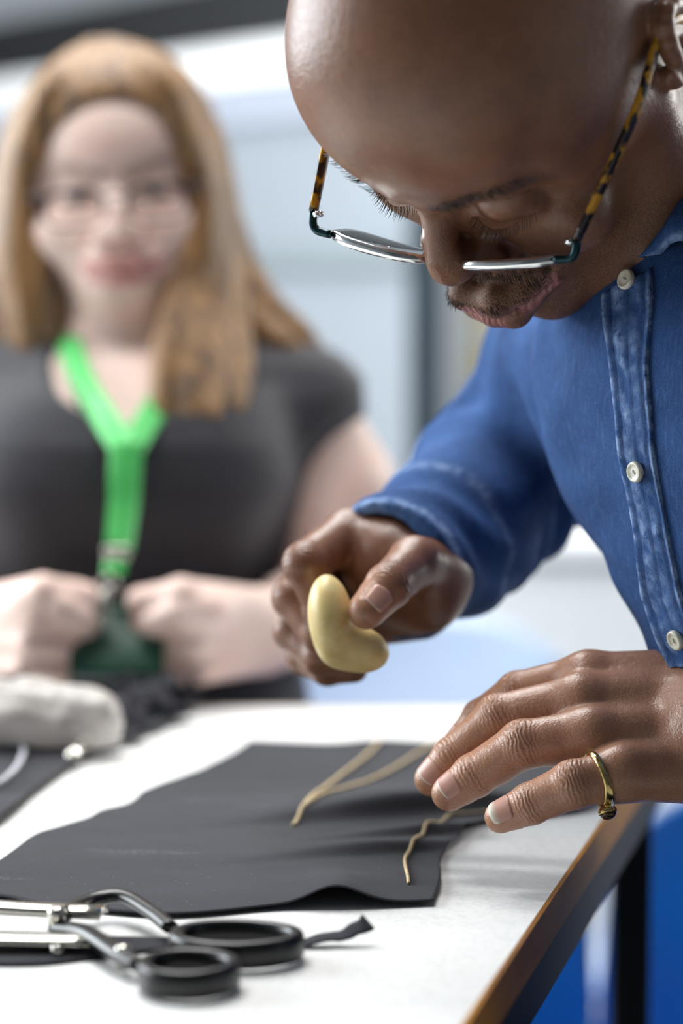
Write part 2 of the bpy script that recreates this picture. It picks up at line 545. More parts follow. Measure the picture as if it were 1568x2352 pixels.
def head_field(H, v):
    """v: proportions of the head"""
    F = Field()
    def e(c, r, k=8, rot=None, mode='u'):
        F.ell(H.pt(*c), np.array(r) * H.s, H.R if rot is None else H.R @ rot, k * H.s, mode)
    def c(a, b, ra, rb, k=6, mode='u'):
        F.cone(H.pt(*a), H.pt(*b), ra * H.s, rb * H.s, k * H.s, mode)
    e(*v['cranium'])
    e(*v['forehead'], k=22)
    e(*v['face'], k=15)
    for sx in (-1, 1):
        c((sx * v['gonion'][0], v['gonion'][1], v['gonion'][2]), (sx * 15, -9, v['chin'] + 3), 15, 14, 16)
        c((sx * v['gonion'][0], v['gonion'][1], v['gonion'][2]), (sx * 62, -82, -30), 15, 14, 16)
        e((sx * 45, -24, v.get('cheekz', -37)), v['cheek'], k=14)
        e((sx * 62, -62, 10), (16, 38, 34), k=18)
    e((0, v.get('chiny', -5), v['chin'] + 1), (20, 13, 14), k=12)
    e((0, -17, -66 + v.get('mz', 0)), v['muzzle'], k=14)
    for sx in (-1, 1):
        c((sx * 9, v['browy'] - 1, 13), (sx * 40, v['browy'] - 12, 17), v['browr'], v['browr'] - 1, 9)
        c((sx * 40, v['browy'] - 12, 17), (sx * 57, -33, 6), v['browr'] - 1, 7, 9)
        e((sx * 33, 3, -7), (18, 14, 11), k=9, mode='s')
        e((sx * 32, -14.5, -4), (15.5, 14.5, 12.5), k=2.5)
        # lower lid and bag under the eye
        c((sx * 18, -7, -14), (sx * 44, -14, -12), 4.5, 4, 7)
    ny = v['nose']; nz = v.get('nosez', 0)
    c((0, -4, 2), (0, ny - 8, -32 + nz), 7, 8.5, 9)
    e((0, ny - 9, -41 + nz), (v['tip'], 12, 10.5), k=5)
    for sx in (-1, 1):
        e((sx * v['alar'], 2, -44 + nz), (9, 11, 8.5), k=5)
        e((sx * (v['alar'] - 6), 7, -54 + nz), (4.5, 7, 5), k=2, mode='s')
        c((sx * (v['alar'] + 8), 0, -41 + nz), (sx * 31, -6, -62 + v.get('mz', 0)), 1.6, 1.2, 5, 's')
    mc = v['mouth']; w = v['lipw']; dz = v.get('mz', 0); pt0 = H.pt
    ptz = lambda x, y, z: pt0(x, y, z + dz)
    for sx in (-1, 1):
        F.chain([ptz(0, 12 + w, -66), ptz(sx * 9, 11.5 + w, -65), ptz(sx * mc[0] * .62, 5 + w * .6, -67.5), ptz(sx * mc[0], mc[1], mc[2])],
                np.array([5.6, 6.4, 5, 2.6]) * v['lips'] * H.s, 3 * H.s)
        F.chain([ptz(0, 8.5 + w, -80), ptz(sx * 10, 7.5 + w, -79.5), ptz(sx * mc[0] * .62, 2 + w * .6, -77), ptz(sx * mc[0], mc[1], mc[2])],
                np.array([8, 7.6, 5, 2.6]) * v['lips'] * H.s, 3 * H.s)
    for sx in (-1, 1):
        F.chain([ptz(0, 22 + w, -72.5), ptz(sx * 10, 20.5 + w, -72), ptz(sx * mc[0] * .65, 12 + w * .5, -72 + (mc[2] + 71) * .4), ptz(sx * (mc[0] + 1), mc[1] + 3, mc[2])],
                np.array([1.6, 1.6, 1.4, 1]) * H.s, 3 * H.s, mode='s')
    # ears
    for sx in (-1, 1):
        rot = rotz(sx * -.35) @ rotx(-.15)
        E = Field()
        E.ell(H.pt(sx * 80, -104, -10), np.array([5, 17, 31]) * H.s, H.R @ rot)
        for i in range(10):
            a0, a1 = -1.9 + i * .46, -1.9 + (i + 1) * .46
            q = [H.pt(*(np.array([sx * 80, -104, -10]) + rot @ np.array([sx * 4, 15 * math.cos(a) * -1, 27 * math.sin(a)]))) for a in (a0, a1)]
            E.cone(q[0], q[1], 4 * H.s, 4 * H.s, 2 * H.s)
        E.ell(H.pt(sx * 87, -98, -14), np.array([8, 10, 15]) * H.s, H.R @ rot, 4 * H.s, 's')
        E.ell(H.pt(sx * 80, -90, -16), np.array([5, 5, 7]) * H.s, H.R @ rot, 3 * H.s)
        F.group(E, 5 * H.s)
    return F

def head_masks(H, P, v):
    L = H.local(P); L[:, 2] -= v.get('mz', 0) * (L[:, 2] < -45)
    n = len(P)
    mc = v['mouth']; w = v['lipw']
    k_ = v['lips']; ax_ = np.clip(np.abs(L[:, 0]) / mc[0], 0, 1.2); mz = mc[2] + 71
    tap = 1 - .55 * np.clip(ax_, 0, 1)
    up = path_dist(L, [(-mc[0], mc[1], mc[2]), (-mc[0] * .62, 5 + w * .6, -67.5), (-9, 11.5 + w, -65), (0, 12 + w, -66), (9, 11.5 + w, -65), (mc[0] * .62, 5 + w * .6, -67.5), (mc[0], mc[1], mc[2])])
    lo = path_dist(L, [(-mc[0], mc[1], mc[2]), (-mc[0] * .62, 2 + w * .6, -77), (-10, 7.5 + w, -79.5), (10, 7.5 + w, -79.5), (mc[0] * .62, 2 + w * .6, -77), (mc[0], mc[1], mc[2])])
    if mz: pass
    lu = (1 - sstep(0, 2.0, up - (6.2 * k_ * tap + 1.2))) * sstep(0, 1.6, (-61.5 - 6 * ax_ ** 2 + mz * ax_) - L[:, 2])
    ll = (1 - sstep(0, 2.0, lo - (8.0 * k_ * tap + 1.2))) * sstep(0, 1.8, L[:, 2] - (-85.5 + 11 * ax_ ** 2))
    lip = np.maximum(lu, ll) * sstep(-22, -12, L[:, 1]) * (ax_ < 1.15)
    brow = np.zeros(n)
    for sx in (-1, 1):
        d = path_dist(L, [(sx * 12, v['browy'] + 6, 12), (sx * 32, v['browy'], 20), (sx * 44, v['browy'] - 6, 20), (sx * 58, -24, 10)])
        brow = np.maximum(brow, 1 - sstep(3.5, 8.0, d))
    st = sstep(-52, -60, L[:, 2]) * sstep(-85, -50, L[:, 1] - np.abs(L[:, 0]) * .2) * (1 - lip)
    mus = np.exp(-((L[:, 2] + 56) / 9) ** 2) * (L[:, 1] > -12) * (np.abs(L[:, 0]) < 40)
    st = np.clip(st * .75 + mus * 1.0, 0, 1) * (1 - lip)
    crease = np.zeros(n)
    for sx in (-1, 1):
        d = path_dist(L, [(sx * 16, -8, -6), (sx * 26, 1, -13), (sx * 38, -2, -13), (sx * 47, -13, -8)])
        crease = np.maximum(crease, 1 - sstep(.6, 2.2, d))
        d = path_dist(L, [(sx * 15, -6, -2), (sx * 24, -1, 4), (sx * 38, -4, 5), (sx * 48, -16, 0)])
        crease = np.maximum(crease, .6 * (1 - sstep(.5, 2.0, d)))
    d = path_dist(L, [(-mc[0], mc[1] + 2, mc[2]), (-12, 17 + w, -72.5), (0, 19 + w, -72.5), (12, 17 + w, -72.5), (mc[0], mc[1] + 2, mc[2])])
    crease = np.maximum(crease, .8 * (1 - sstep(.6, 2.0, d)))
    return lip, brow, st, crease, L[:, 0] * H.s

def finger(F, pts, rad, k=.0012, grp_k=None, pad=None):
    """one finger as its own smooth chain; pts: knuckle, middle joint, last joint, tip"""
    G = Field()
    P = [np.asarray(p, float) for p in pts]
    # a little fuller between the joints on the palm side, thicker at the joints
    for i in range(len(P) - 1):
        G.cone(P[i], P[i + 1], rad[i], rad[i + 1], k)
    for i in range(1, len(P) - 1):
        G.ell(P[i], np.array([1, 1, 1]) * rad[i] * 1.05, None, .002)
    if pad is not None:
        pad = np.asarray(pad, float)
        for i in range(len(P) - 1):
            L = np.linalg.norm(P[i + 1] - P[i]); ax = unit(P[i + 1] - P[i])
            G.ell((P[i] + P[i + 1]) / 2 + pad * rad[i + 1] * .25, [rad[i + 1] * .95, rad[i + 1] * .9, L * .36], basis(ax), .003)
    return G

def fold_attr(P, joints):
    """joints: (position, finger direction, dorsal direction, radius) -> wave coordinate and weight"""
    s_ = np.zeros(len(P)); w_ = np.zeros(len(P))
    for p, ax, dn, r in joints:
        q = P - p
        a = q @ ax; h = q @ dn; rr = np.linalg.norm(q - a[:, None] * ax, axis=1)
        w = np.exp(-(a / (r * .50)) ** 2) * sstep(-.1 * r, .75 * r, h) * (rr < r * 1.5)
        m = w > w_
        s_[m] = a[m]; w_ = np.maximum(w_, w)
    return s_, w_

def nail(parent, D, T, N, r0, r1, material, u0=.52, u1=1.12, half=.95, free=None):
    """a finger nail on the back of the last joint"""
    D = np.asarray(D, float); T = np.asarray(T, float)
    ax = unit(T - D); N = unit(N - ax * (N @ ax)); B = np.cross(ax, N)
    L = np.linalg.norm(T - D) + r1
    G = []
    for i, u in enumerate(np.linspace(u0, u1, 9)):
        row = []
        uu = u * np.linalg.norm(T - D)
        r = r0 + (r1 - r0) * min(u, 1.0)
        drop = max(0, u - 1.0) * np.linalg.norm(T - D)
        rr = math.sqrt(max(r * r - drop * drop, (r * .72) ** 2))
        for j, al in enumerate(np.linspace(-half, half, 9)):
            wv = 1.0 - .10 * (abs(j - 4) / 4) ** 2 * (1 if i in (0, 8) else 0)
            sh = (0.06 * (1 - (abs(j - 4) / 4) ** 2)) * (1 if i >= 7 else (-1 if i <= 1 else 0)) * np.linalg.norm(T - D)
            row.append(D + ax * (uu + sh) + (rr + .00035) * (math.cos(al * wv) * N + math.sin(al * wv) * B))
        G.append(row)
    m = MB(); m.slab(np.array(G), -N * .0007)
    n1 = 81
    at_ = np.concatenate([np.repeat(sstep(free or .84, (free or .84) + .10, np.linspace(0, 1, 9)), 9)] * 2)
    return m.build('fingernail', material, parent, True, {'free': at_})

# ------------------------------------------------------------------ the room
mWall = plain('painted_wall', srgb(184, 190, 196), .7, nscale=3, dark=.06)
mWhite = plain('white_gloss_paint', srgb(240, 242, 243), .45, nscale=4, dark=.04)
mCeil = plain('grey_ceiling', srgb(120, 124, 128), .8, nscale=2, dark=.15)
mSteelDark = plain('dark_steel', srgb(34, 48, 58), .5, .2, nscale=12, dark=.15)
mBeam = plain('dark_beam', srgb(18, 19, 21), .6, nscale=6, dark=.2)
mFloor = Mat('vinyl_floor', srgb(214, 214, 210), .4)
mFloor.mix(mFloor.ramp(mFloor.noise(60, 4), .45, .6), srgb(190, 192, 190), .6)
mFloor = mFloor.m

def box_obj(name, lo, hi, m, parent=None, bevel=.004, smooth=False):
    return MB().box(lo, hi, bevel=bevel).build(name, m, parent, smooth)
def struct(o): return tag(o, kind='structure')

YB = 5.85
struct(box_obj('floor', (-3.0, -1.6, -.05), (3.4, YB + .1, 0), mFloor))
struct(box_obj('wall_back', (-3.0, YB, 0), (3.4, YB + .1, 2.8), mWall))
# side walls with window openings
def side_wall(name, x0, x1, w0, w1, z0, z1):
    m = MB()
    m.box((x0, -1.6, 0), (x1, w0, 2.8)).box((x0, w1, 0), (x1, YB, 2.8)).box((x0, w0, 0), (x1, w1, z0)).box((x0, w0, z1), (x1, w1, 2.8))
    return struct(m.build(name, mWall, None, False))
side_wall('wall_left', -3.0, -2.9, .9, 3.9, .9, 2.5)
side_wall('wall_right', 3.3, 3.4, 2.3, 4.3, .9, 2.5)
struct(box_obj('wall_front', (-3.0, -1.7, 0), (3.4, -1.6, 2.8), plain('low_fill_dark_wall', srgb(70, 72, 76), .8, nscale=3, dark=.1)))  # unseen wall behind the camera, coloured dark to cut the fill light
struct(box_obj('ceiling', (-3.0, -1.6, 2.8), (3.4, YB + .1, 2.9), mCeil))
mGlass = Mat('window_glass', (1, 1, 1), .0)
mGlass.b.inputs['Transmission Weight'].default_value = 1.0; mGlass.b.inputs['IOR'].default_value = 1.05
def window(n, x, w0, w1, z0, z1):
    w = struct(empty('window_%d' % n, (x, (w0 + w1) / 2, z0)))
    for a, b in (((x - .03, w0, z0), (x + .03, w1, z0 + .06)), ((x - .03, w0, z1 - .06), (x + .03, w1, z1)), ((x - .03, w0, z0 + .06), (x + .03, w0 + .06, z1 - .06)), ((x - .03, w1 - .06, z0 + .06), (x + .03, w1, z1 - .06)),
                 ((x - .025, (w0 + w1) / 2 - .03, z0 + .06), (x + .025, (w0 + w1) / 2 + .03, z1 - .06))):
        box_obj('window_frame', a, b, mWhite, w)
    return w
window(1, -2.95, .9, 3.9, .9, 2.5)
window(2, 3.35, 2.3, 4.3, .9, 2.5)

# pale partition that runs back to the left, with a dark beam, a white band with an added glow and boards along its top
def part_d(px): return 2610.0 / (522.0 + .149 * px)
def part_pt(px): p = at(px, 500, part_d(px)); return p[:2]
PA, PB = part_pt(-420), part_pt(985)
pdir = unit(np.append(PB - PA, 0)); pback = np.array([-pdir[1], pdir[0], 0])
def part_z(y): return at(390, y + 16, 4.5)[2]
def run(name, z0, z1, front, back, m, a_=None, b_=None):
    p, q = (np.append(PA if a_ is None else a_, 0), np.append(PB if b_ is None else b_, 0))
    c = [p - pback * front, q - pback * front, q + pback * back, p + pback * back]
    V = [(v[0], v[1], z) for z in (z0, z1) for v in c]
    return obj(name, V, [(0, 3, 2, 1), (4, 5, 6, 7), (0, 1, 5, 4), (1, 2, 6, 5), (2, 3, 7, 6), (3, 0, 4, 7)], m, None, False)
mStrip = bpy.data.materials.new('added_glow_white'); mStrip.use_nodes = True  # white band given an added glow to brighten it
b_ = mStrip.node_tree.nodes['Principled BSDF']; b_.inputs['Base Color'].default_value = (.85, .85, .86, 1); b_.inputs['Emission Color'].default_value = (.97, .99, 1, 1); b_.inputs['Emission Strength'].default_value = .16
struct(run('wall_partition', 0, part_z(120), 0, .08, plain('grey_partition_board', srgb(152, 160, 168), .6, nscale=3, dark=.06)))
struct(run('trim_1', part_z(118), part_z(-14), .06, .10, mBeam))
tag(run('glow_band', part_z(206), part_z(121), .05, -.001, mStrip), 'long white band with an added glow along the pale partition under the dark beam', 'lamp')
struct(run('trim_2', part_z(288), part_z(207), .02, -.001, plain('pale_blue_grey_board', srgb(176, 182, 196), .6, nscale=4, dark=.05)))
struct(run('trim_3', part_z(604), part_z(560), .02, -.001, plain('grey_rail', srgb(138, 148, 152), .6, nscale=4, dark=.06)))

# dark steel upright at the end of the partition
yp = part_d(985); p0 = at(976, 600, yp - .06)
post = empty('upright', (p0[0], p0[1], 0), 'dark blue grey steel upright at the end of the pale partition', 'post')
hw = 36 * yp / FPX
MB().box((p0[0] - hw, p0[1] - .02, .01), (p0[0] + hw, p0[1] + .02, part_z(-14)), bevel=.003).build('shaft', mSteelDark, post, False)
MB().box((p0[0] - hw * 1.4, p0[1] - .04, 0), (p0[0] + hw * 1.4, p0[1] + .04, .012), bevel=.002).build('base_plate', mSteelDark, post, False)

# shelf unit with folders beyond the post
mShelf = plain('pale_shelf_board', srgb(198, 200, 204), .6, nscale=9, dark=.08)
s0 = at(1010, 980, 4.1); s1 = at(1290, 980, 4.1)
zt = at(1100, 560, 4.1)[2]; zb = at(1100, 1105, 4.1)[2]
shelf = empty('shelf_unit', ((s0[0] + s1[0]) / 2, s0[1], 0), 'pale shelving unit behind the dark post', 'shelf')
for x in (s0[0], s1[0] - .02):
    MB().box((x, s0[1], 0), (x + .02, s0[1] + .32, zt), bevel=.002).build('side_panel', mShelf, shelf, False)
for z in (.10, .42, zb, at(1100, 900, 4.1)[2], zt - .02):
    MB().box((s0[0] + .02, s0[1], z), (s1[0] - .02, s0[1] + .32, z + .018), bevel=.002).build('shelf_board', mShelf, shelf, False)
fold = [((1022, 1062), (640, 890), srgb(186, 190, 196), 'grey box file on the upper shelf beside the dark post'),
        ((1066, 1104), (650, 890), srgb(214, 206, 168), 'cream folder on the upper shelf next to the grey box file'),
        ((1108, 1150), (640, 890), srgb(222, 206, 140), 'yellow folder on the upper shelf behind the blue shoulder')]
zs = at(1100, 900, 4.1)[2] + .018
for (xa, xb), (ya, yb), c, lab in fold:
    a = at(xa, ya, 4.1); b = at(xb, yb, 4.1)
    f_ = empty('box_file', ((a[0] + b[0]) / 2, s0[1] + .02, zs), lab, 'folder', 'folders on the upper shelf')
    m_ = plain('folder_%d' % xa, c, .6, nscale=20, dark=.1)
    MB().box((a[0], s0[1] + .02, zs), (b[0], s0[1] + .28, a[2]), bevel=.004).build('case', m_, f_, False)
    MB().box((a[0] + .006, s0[1] + .017, zs + .05), (b[0] - .006, s0[1] + .021, zs + .11), bevel=.0005).build('spine_label', plain('paper', srgb(225, 225, 220), .8), f_, False)
a = at(1016, 925, 4.05); b = at(1075, 1015, 4.05)
cb = empty('cardboard_box', ((a[0] + b[0]) / 2, s0[1] + .02, zb + .018), 'tan cardboard box on the lower shelf beside the dark post', 'box')
MB().box((a[0], s0[1] + .02, zb + .018), (b[0] + .05, s0[1] + .25, a[2]), bevel=.003).build('carton', plain('cardboard', srgb(196, 160, 116), .8, nscale=30, dark=.15), cb, False)
MB().box((a[0] + .01, s0[1] + .02, a[2]), (b[0] + .04, s0[1] + .25, a[2] + .004), bevel=.001).build('flap', plain('cardboard', srgb(196, 160, 116), .8), cb, False)

# ceiling lights, one fitting for each lamp
mDiff = bpy.data.materials.new('lit_diffuser'); mDiff.use_nodes = True
b_ = mDiff.node_tree.nodes['Principled BSDF']; b_.inputs['Base Color'].default_value = (.9, .9, .9, 1); b_.inputs['Emission Color'].default_value = (1, 1, 1, 1); b_.inputs['Emission Strength'].default_value = 4
for i, y in enumerate((1.55, 2.35, 3.15)):
    t = empty('ceiling_lamp', (-.35, y, 2.8), ('white ceiling light panel nearest the camera', 'white ceiling light panel in the middle of the row', 'white ceiling light panel nearest the back wall')[i], 'lamp', 'ceiling lamps over the table')
    MB().box((-1.02, y - .17, 2.70), (.32, y + .17, 2.80), bevel=.004).build('housing', mWhite, t, False)
    MB().box((-1.0, y - .15, 2.69), (.30, y + .15, 2.70)).build('diffuser', mDiff, t, False)

# ------------------------------------------------------------------ furniture
mTop = Mat('speckled_laminate', srgb(236, 236, 234), .42)
mTop.mix(mTop.ramp(mTop.noise(260, 4, .7), .48, .66), srgb(206, 207, 206), .55)
mTop.mix(mTop.ramp(mTop.noise(14, 3), .5, .7), srgb(220, 221, 220), .5)
mTop.bump(mTop.noise(900, 2), .0002, .4)
mEdge = Mat('varnished_edge', srgb(178, 120, 40), .5, Specular_IOR_Level=.18)
mEdge.mix(mEdge.ramp(mEdge.noise(16, 4, .6, mEdge.mapping((1, .25, 1))), .42, .62), srgb(120, 76, 30), .8)
mEdge.mix(mEdge.ramp(mEdge.noise(300, 3, .7), .66, .72), srgb(60, 44, 30), .8)
mBlackMetal = plain('black_metal', srgb(14, 15, 19), .5, 0, nscale=40, dark=.3, Specular_IOR_Level=.2)
mChrome = plain('polished_steel', srgb(205, 202, 192), .22, 1.0, nscale=50, dark=.12)
Te = on_plane(1060, 2352); Tf = on_plane(1392, 1868)
ed = unit(Tf - Te)
def edge_at_y(y):
    a = (y - Te[1]) / ed[1]; return Te + ed * a
yfar = on_plane(784, 1621)[1]
cNR, cFR = edge_at_y(.72), edge_at_y(yfar)
cNL, cFL = np.array([-1.05, .72, TABLE_Z]), np.array([-1.05, yfar, TABLE_Z])
table = empty('work_table', (-.3, 1.2, 0), 'white speckled work table with a varnished brown edge and black frame', 'table')
def prism(poly, z0, z1, name, m, parent):
    n = len(poly)
    V = [(p[0], p[1], z) for z in (z0, z1) for p in poly]
    F = [tuple(range(n))[::-1], tuple(range(n, 2 * n))] + [(i, (i + 1) % n, n + (i + 1) % n, n + i) for i in range(n)]
    return obj(name, V, F, m, parent, False)
nrm_r = np.array([ed[1], -ed[0], 0])
poly = [cNL, cNR, cFR, cFL]
prism([p - np.array([0, 0, 0]) for p in poly], TABLE_Z - .019, TABLE_Z, 'tabletop', mTop.m, table)
# edging strip, standing a hair proud
def strip(a, b, n, t, z0, z1, name, m):
    prism([a, b, b + n * t, a + n * t], z0, z1, name, m, table)
strip(cNR, cFR, nrm_r, .0025, TABLE_Z - .021, TABLE_Z + .0002, 'edging', mEdge.m)
strip(cFL, cFR, np.array([0, 1, 0]), .0025, TABLE_Z - .021, TABLE_Z + .0002, 'edging', mEdge.m)
ins = nrm_r * .0005
strip(cNR + ins, cFR + ins, -nrm_r, .025, TABLE_Z - .048, TABLE_Z - .0195, 'frame_rail', mBlackMetal)
strip(cNL + [0.03, .02, 0], cFL + [.03, -.02, 0], np.array([1, 0, 0]), .025, TABLE_Z - .048, TABLE_Z - .0195, 'frame_rail', mBlackMetal)
strip(cFL + [.03, -.06, 0], cFR + [-.06, -.06, 0], np.array([0, 1, 0]), .025, TABLE_Z - .048, TABLE_Z - .0195, 'frame_rail', mBlackMetal)
lp = at(1450, 1900, 1.66)
for q in (lp, cNR + [-.05, .06, 0], cNL + [.06, .06, 0], cFL + [.06, -.06, 0]):
    h_ = .0125
    l_ = MB().box((q[0] - h_, q[1] - h_, .01), (q[0] + h_, q[1] + h_, TABLE_Z - .0195), bevel=.002).build('leg', mBlackMetal, table, False)
    MB().box((q[0] - h_ - .001, q[1] - h_ - .001, 0), (q[0] + h_ + .001, q[1] + h_ + .001, .014), bevel=.002).build('foot_cap', mBlackMetal, l_, False)

# white cupboard in the background on the right
yc0 = 2.95
cup = empty('cupboard', (1.1, yc0 + .25, 0), 'long white cupboard in the background behind the man', 'cupboard')
MB().box((-.10, yc0 + .02, 0.06), (2.3, yc0 + .55, .715), bevel=.003).build('carcass', mWhite, cup, False)
MB().box((-.12, yc0 - .01, .715), (2.32, yc0 + .57, .74), bevel=.004).build('worktop', mWhite, cup, False)
MB().box((-.08, yc0 + .06, 0), (2.28, yc0 + .5, .06), bevel=.002).build('plinth', mShelf, cup, False)
for k in range(4):
    xa = -.10 + k * .6
    dr = MB().box((xa + .003, yc0, .07), (xa + .597, yc0 + .02, .71), bevel=.002).build('door', mWhite, cup, False)
    xh = xa + (.55 if k % 2 == 0 else .05)
    MB().tube(bez([(xh, yc0, .60), (xh, yc0 - .025, .60), (xh, yc0 - .025, .48), (xh, yc0, .48)], 5), .004, 8).build('handle', mChrome, dr)

def chair(name, loc, rz, m, label, seat=.45, top=.80, w=.42, group=None):
    c = empty(name, (loc[0], loc[1], 0), label, 'chair', group)
    R_ = rotz(rz)
    def tr(P): return np.asarray(P) @ R_.T + np.array([loc[0], loc[1], 0])
    # one moulded shell: seat curving up into the back (seat faces -y in its own axes, back at +y)
    prof = bez([(-.20, seat - .015), (-.16, seat + .005), (0, seat - .005), (.14, seat), (.185, seat + .05), (.20, seat + .15), (.225, top - .06), (.235, top)], 5)
    G = []
    for i, (y, z) in enumerate(prof):
        t = i / (len(prof) - 1); row = []
        hwid = w / 2 * (1 - .10 * max(0, t - .6) / .4)
        for u in np.linspace(-1, 1, 17):
            up = sstep(.55, 1.0, np.array(t))
            drop = 0.05 * abs(u) ** 4 * up * (t > .9) 
            row.append((u * hwid, y - .045 * u * u * up, z + .012 * u * u * (1 - up) - drop))
        G.append(row)
    s_ = MB(); s_.slab(tr(np.array(G)), np.array([0, 0, 0]) + np.array([math.sin(rz) * -.0, 0, -.006]))
    s_.build('seat_shell', m, c)
    for sx in (-1, 1):
        for sy in (-1, 1):
            MB().tube(tr([(sx * w * .36, sy * .12, seat - .02), (sx * w * .47, sy * .20, .008)]), .011, 10).build('leg', mChrome, c)
        MB().tube(tr([(sx * w * .36, -.12, seat - .022), (sx * w * .36, .12, seat - .022)]), .011, 10).build('frame_bar', mChrome, c)
    return c
mPale = plain('pale_blue_plastic', srgb(196, 212, 232), .4, nscale=8, dark=.04)
mBlue = plain('bright_blue_plastic', srgb(10, 112, 200), .35, nscale=8, dark=.08)
chair('plastic_chair', (.075, 2.46), 0.0, mPale, 'pale blue plastic chair in front of the white cupboard', seat=.38, top=.685, w=.38)
chair('plastic_chair', (.112, 1.96), 0.0, mBlue, 'narrow bright blue plastic chair seen below the table edge', seat=.28, top=.60, w=.238)
chair('plastic_chair', (.425, 1.98), 0.0, mBlue, 'wide bright blue plastic chair beyond the black table leg', seat=.28, top=.585, w=.385)

# ------------------------------------------------------------------ cloth and things on the table
def poly_curve(pts, n):
    """even walk along a hand-cut outline given as table points"""
    P = bez(pts, 8); L_ = np.concatenate([[0], np.cumsum(nrm(np.diff(P, axis=0)))]); u = np.linspace(0, L_[-1], n)
    return np.stack([np.interp(u, L_, P[:, i]) for i in range(3)], 1)
def on(pts, z=TABLE_Z): return [on_plane(x, y, z) for x, y in pts]
def coons(bot, top, left, right, n, m):
    Bc, Tc, Lc_, Rc_ = poly_curve(bot, n), poly_curve(top, n), poly_curve(left, m), poly_curve(right, m)
    u = np.linspace(0, 1, n)[None, :, None]; v = np.linspace(0, 1, m)[:, None, None]
    return (1 - v) * Bc[None] + v * Tc[None] + (1 - u) * Lc_[:, None] + u * Rc_[:, None] - ((1 - u) * (1 - v) * Bc[0] + u * (1 - v) * Bc[-1] + (1 - u) * v * Tc[0] + u * v * Tc[-1])
def gauss2(P, c, ax, sa, sb_near, sb_far=None):
    """a soft ridge at c along ax; steeper on the side facing the camera when sb_near is small"""
    ax = unit(np.array([ax[0], ax[1], 0])); nn = np.array([-ax[1], ax[0], 0])
    q = P - c; a = q @ ax; b = q @ nn
    sb = np.where(b < 0, sb_near, sb_far or sb_near)
    return np.exp(-(a / sa) ** 2 - (b / sb) ** 2)
rid = on([(700, 1905), (950, 1882), (1200, 1872)]); fb = on_plane(772, 2086)
cw1, cw2 = wob(31, 45), wob(32, 160)
def cloth_h(P):
    h = .0012 + .0012 * (1 + cw1(P)) + .0003 * (1 + cw2(P))
    h = h + .011 * gauss2(P, rid[1] + np.array([0, .012, 0]), rid[2] - rid[0], .075, .009, .05)
    h = h + .005 * gauss2(P, on_plane(1000, 1925), rid[2] - rid[0], .05, .006, .016)
    h = h + .0042 * gauss2(P, on_plane(880, 1962), rid[2] - rid[0], .06, .006, .02)
    ax = unit(on_plane(995, 2082) - on_plane(640, 2090)); nn = np.array([-ax[1], ax[0], 0])
    q = P - fb; a = q @ ax; b = np.maximum(q @ nn, -.01)
    h = h + .0085 * np.exp(-(a / .0165) ** 2) * np.exp(-(np.maximum(b, 0) / .05) ** 2)
    return h
mCloth = Mat('black_woven_cloth', srgb(34, 34, 42), .95)
mCloth.mix(mCloth.ramp(mCloth.noise(7, 4), .4, .7), srgb(28, 28, 35), .8)
mCloth.mix(mCloth.ramp(mCloth.noise(900, 2, .7, mCloth.mapping((1, .5, 1))), .5, .8), srgb(56, 56, 66), .5)
ck = mCloth.math('MULTIPLY', mCloth.ramp(mCloth.noise(20, 3, .6, mCloth.mapping((.5, 2.4, 1), (0, 0, .5))), .62, .72), mCloth.ramp(mCloth.noise(500, 3, .8), .45, .7))
mCloth.mix(ck, srgb(150, 150, 160), .30)
mCloth.mix(mCloth.ramp(mCloth.voronoi(150), .055, .03), srgb(190, 190, 196), .5)
mCloth.bump(mCloth.noise(1600, 2, .6), .0004, .8)
mCloth.b.inputs['Sheen Weight'].default_value = .06; mCloth.b.inputs['Sheen Roughness'].default_value = .5

def cloth(name, G, hfun, m, label, cat, thick=.0007, group=None):
    G = G.copy(); G[..., 2] = TABLE_Z + hfun(G)
    b = MB(); b.slab(G, np.array([0, 0, -thick]))
    o = b.build(name, m)
    return tag(o, label, cat, group)
jag = lambda pts, s_, a=7: [pts[0]] + [(x + random.Random(i * 7 + s_).uniform(-a, a), y + random.Random(i * 5 + s_).uniform(-a * .6, a * .6)) for i, (x, y) in enumerate(pts[1:-1])] + [pts[-1]]
G1 = coons(on([(-260, 2046), (0, 2067), (100, 2085), (380, 2111), (640, 2092), (870, 2087), (995, 2082)]),
           on([(575, 1712), (760, 1714), (850, 1706), (1000, 1712), (1200, 1740), (1330, 1785), (1400, 1840)]),
           on(jag([(-260, 2046), (-60, 2020), (0, 1990), (45, 1955), (80, 1928), (140, 1905), (200, 1890), (240, 1868), (290, 1852), (330, 1832), (345, 1822), (380, 1806), (450, 1782), (520, 1750), (550, 1728), (575, 1712)], 3)),
           on([(995, 2082), (1010, 2035), (1013, 1975), (1050, 1938), (1120, 1893), (1330, 1868), (1400, 1840)]), 150, 90)
cloth('black_cloth', G1, cloth_h, mCloth.m, 'large cut piece of black cloth lying flat under the ringed hand', 'cloth')
c2h = lambda P: .0015 + .003 * (1 + wob(41, 40)(P)) + .0012 * (1 + wob(42, 110)(P))
G2 = coons(on([(-480, 2080), (-150, 1985), (0, 1898), (80, 1830), (165, 1768)]), on([(-480, 1662), (-200, 1656), (0, 1652), (200, 1648), (430, 1634)]),
           on([(-480, 2080), (-480, 1900), (-480, 1662)]), on(jag([(165, 1768), (250, 1722), (300, 1712), (330, 1690), (372, 1676), (430, 1634)], 5)), 70, 50)
cloth('black_cloth', G2, c2h, mCloth.m, 'folded grey black cloth on the left side of the table', 'cloth')

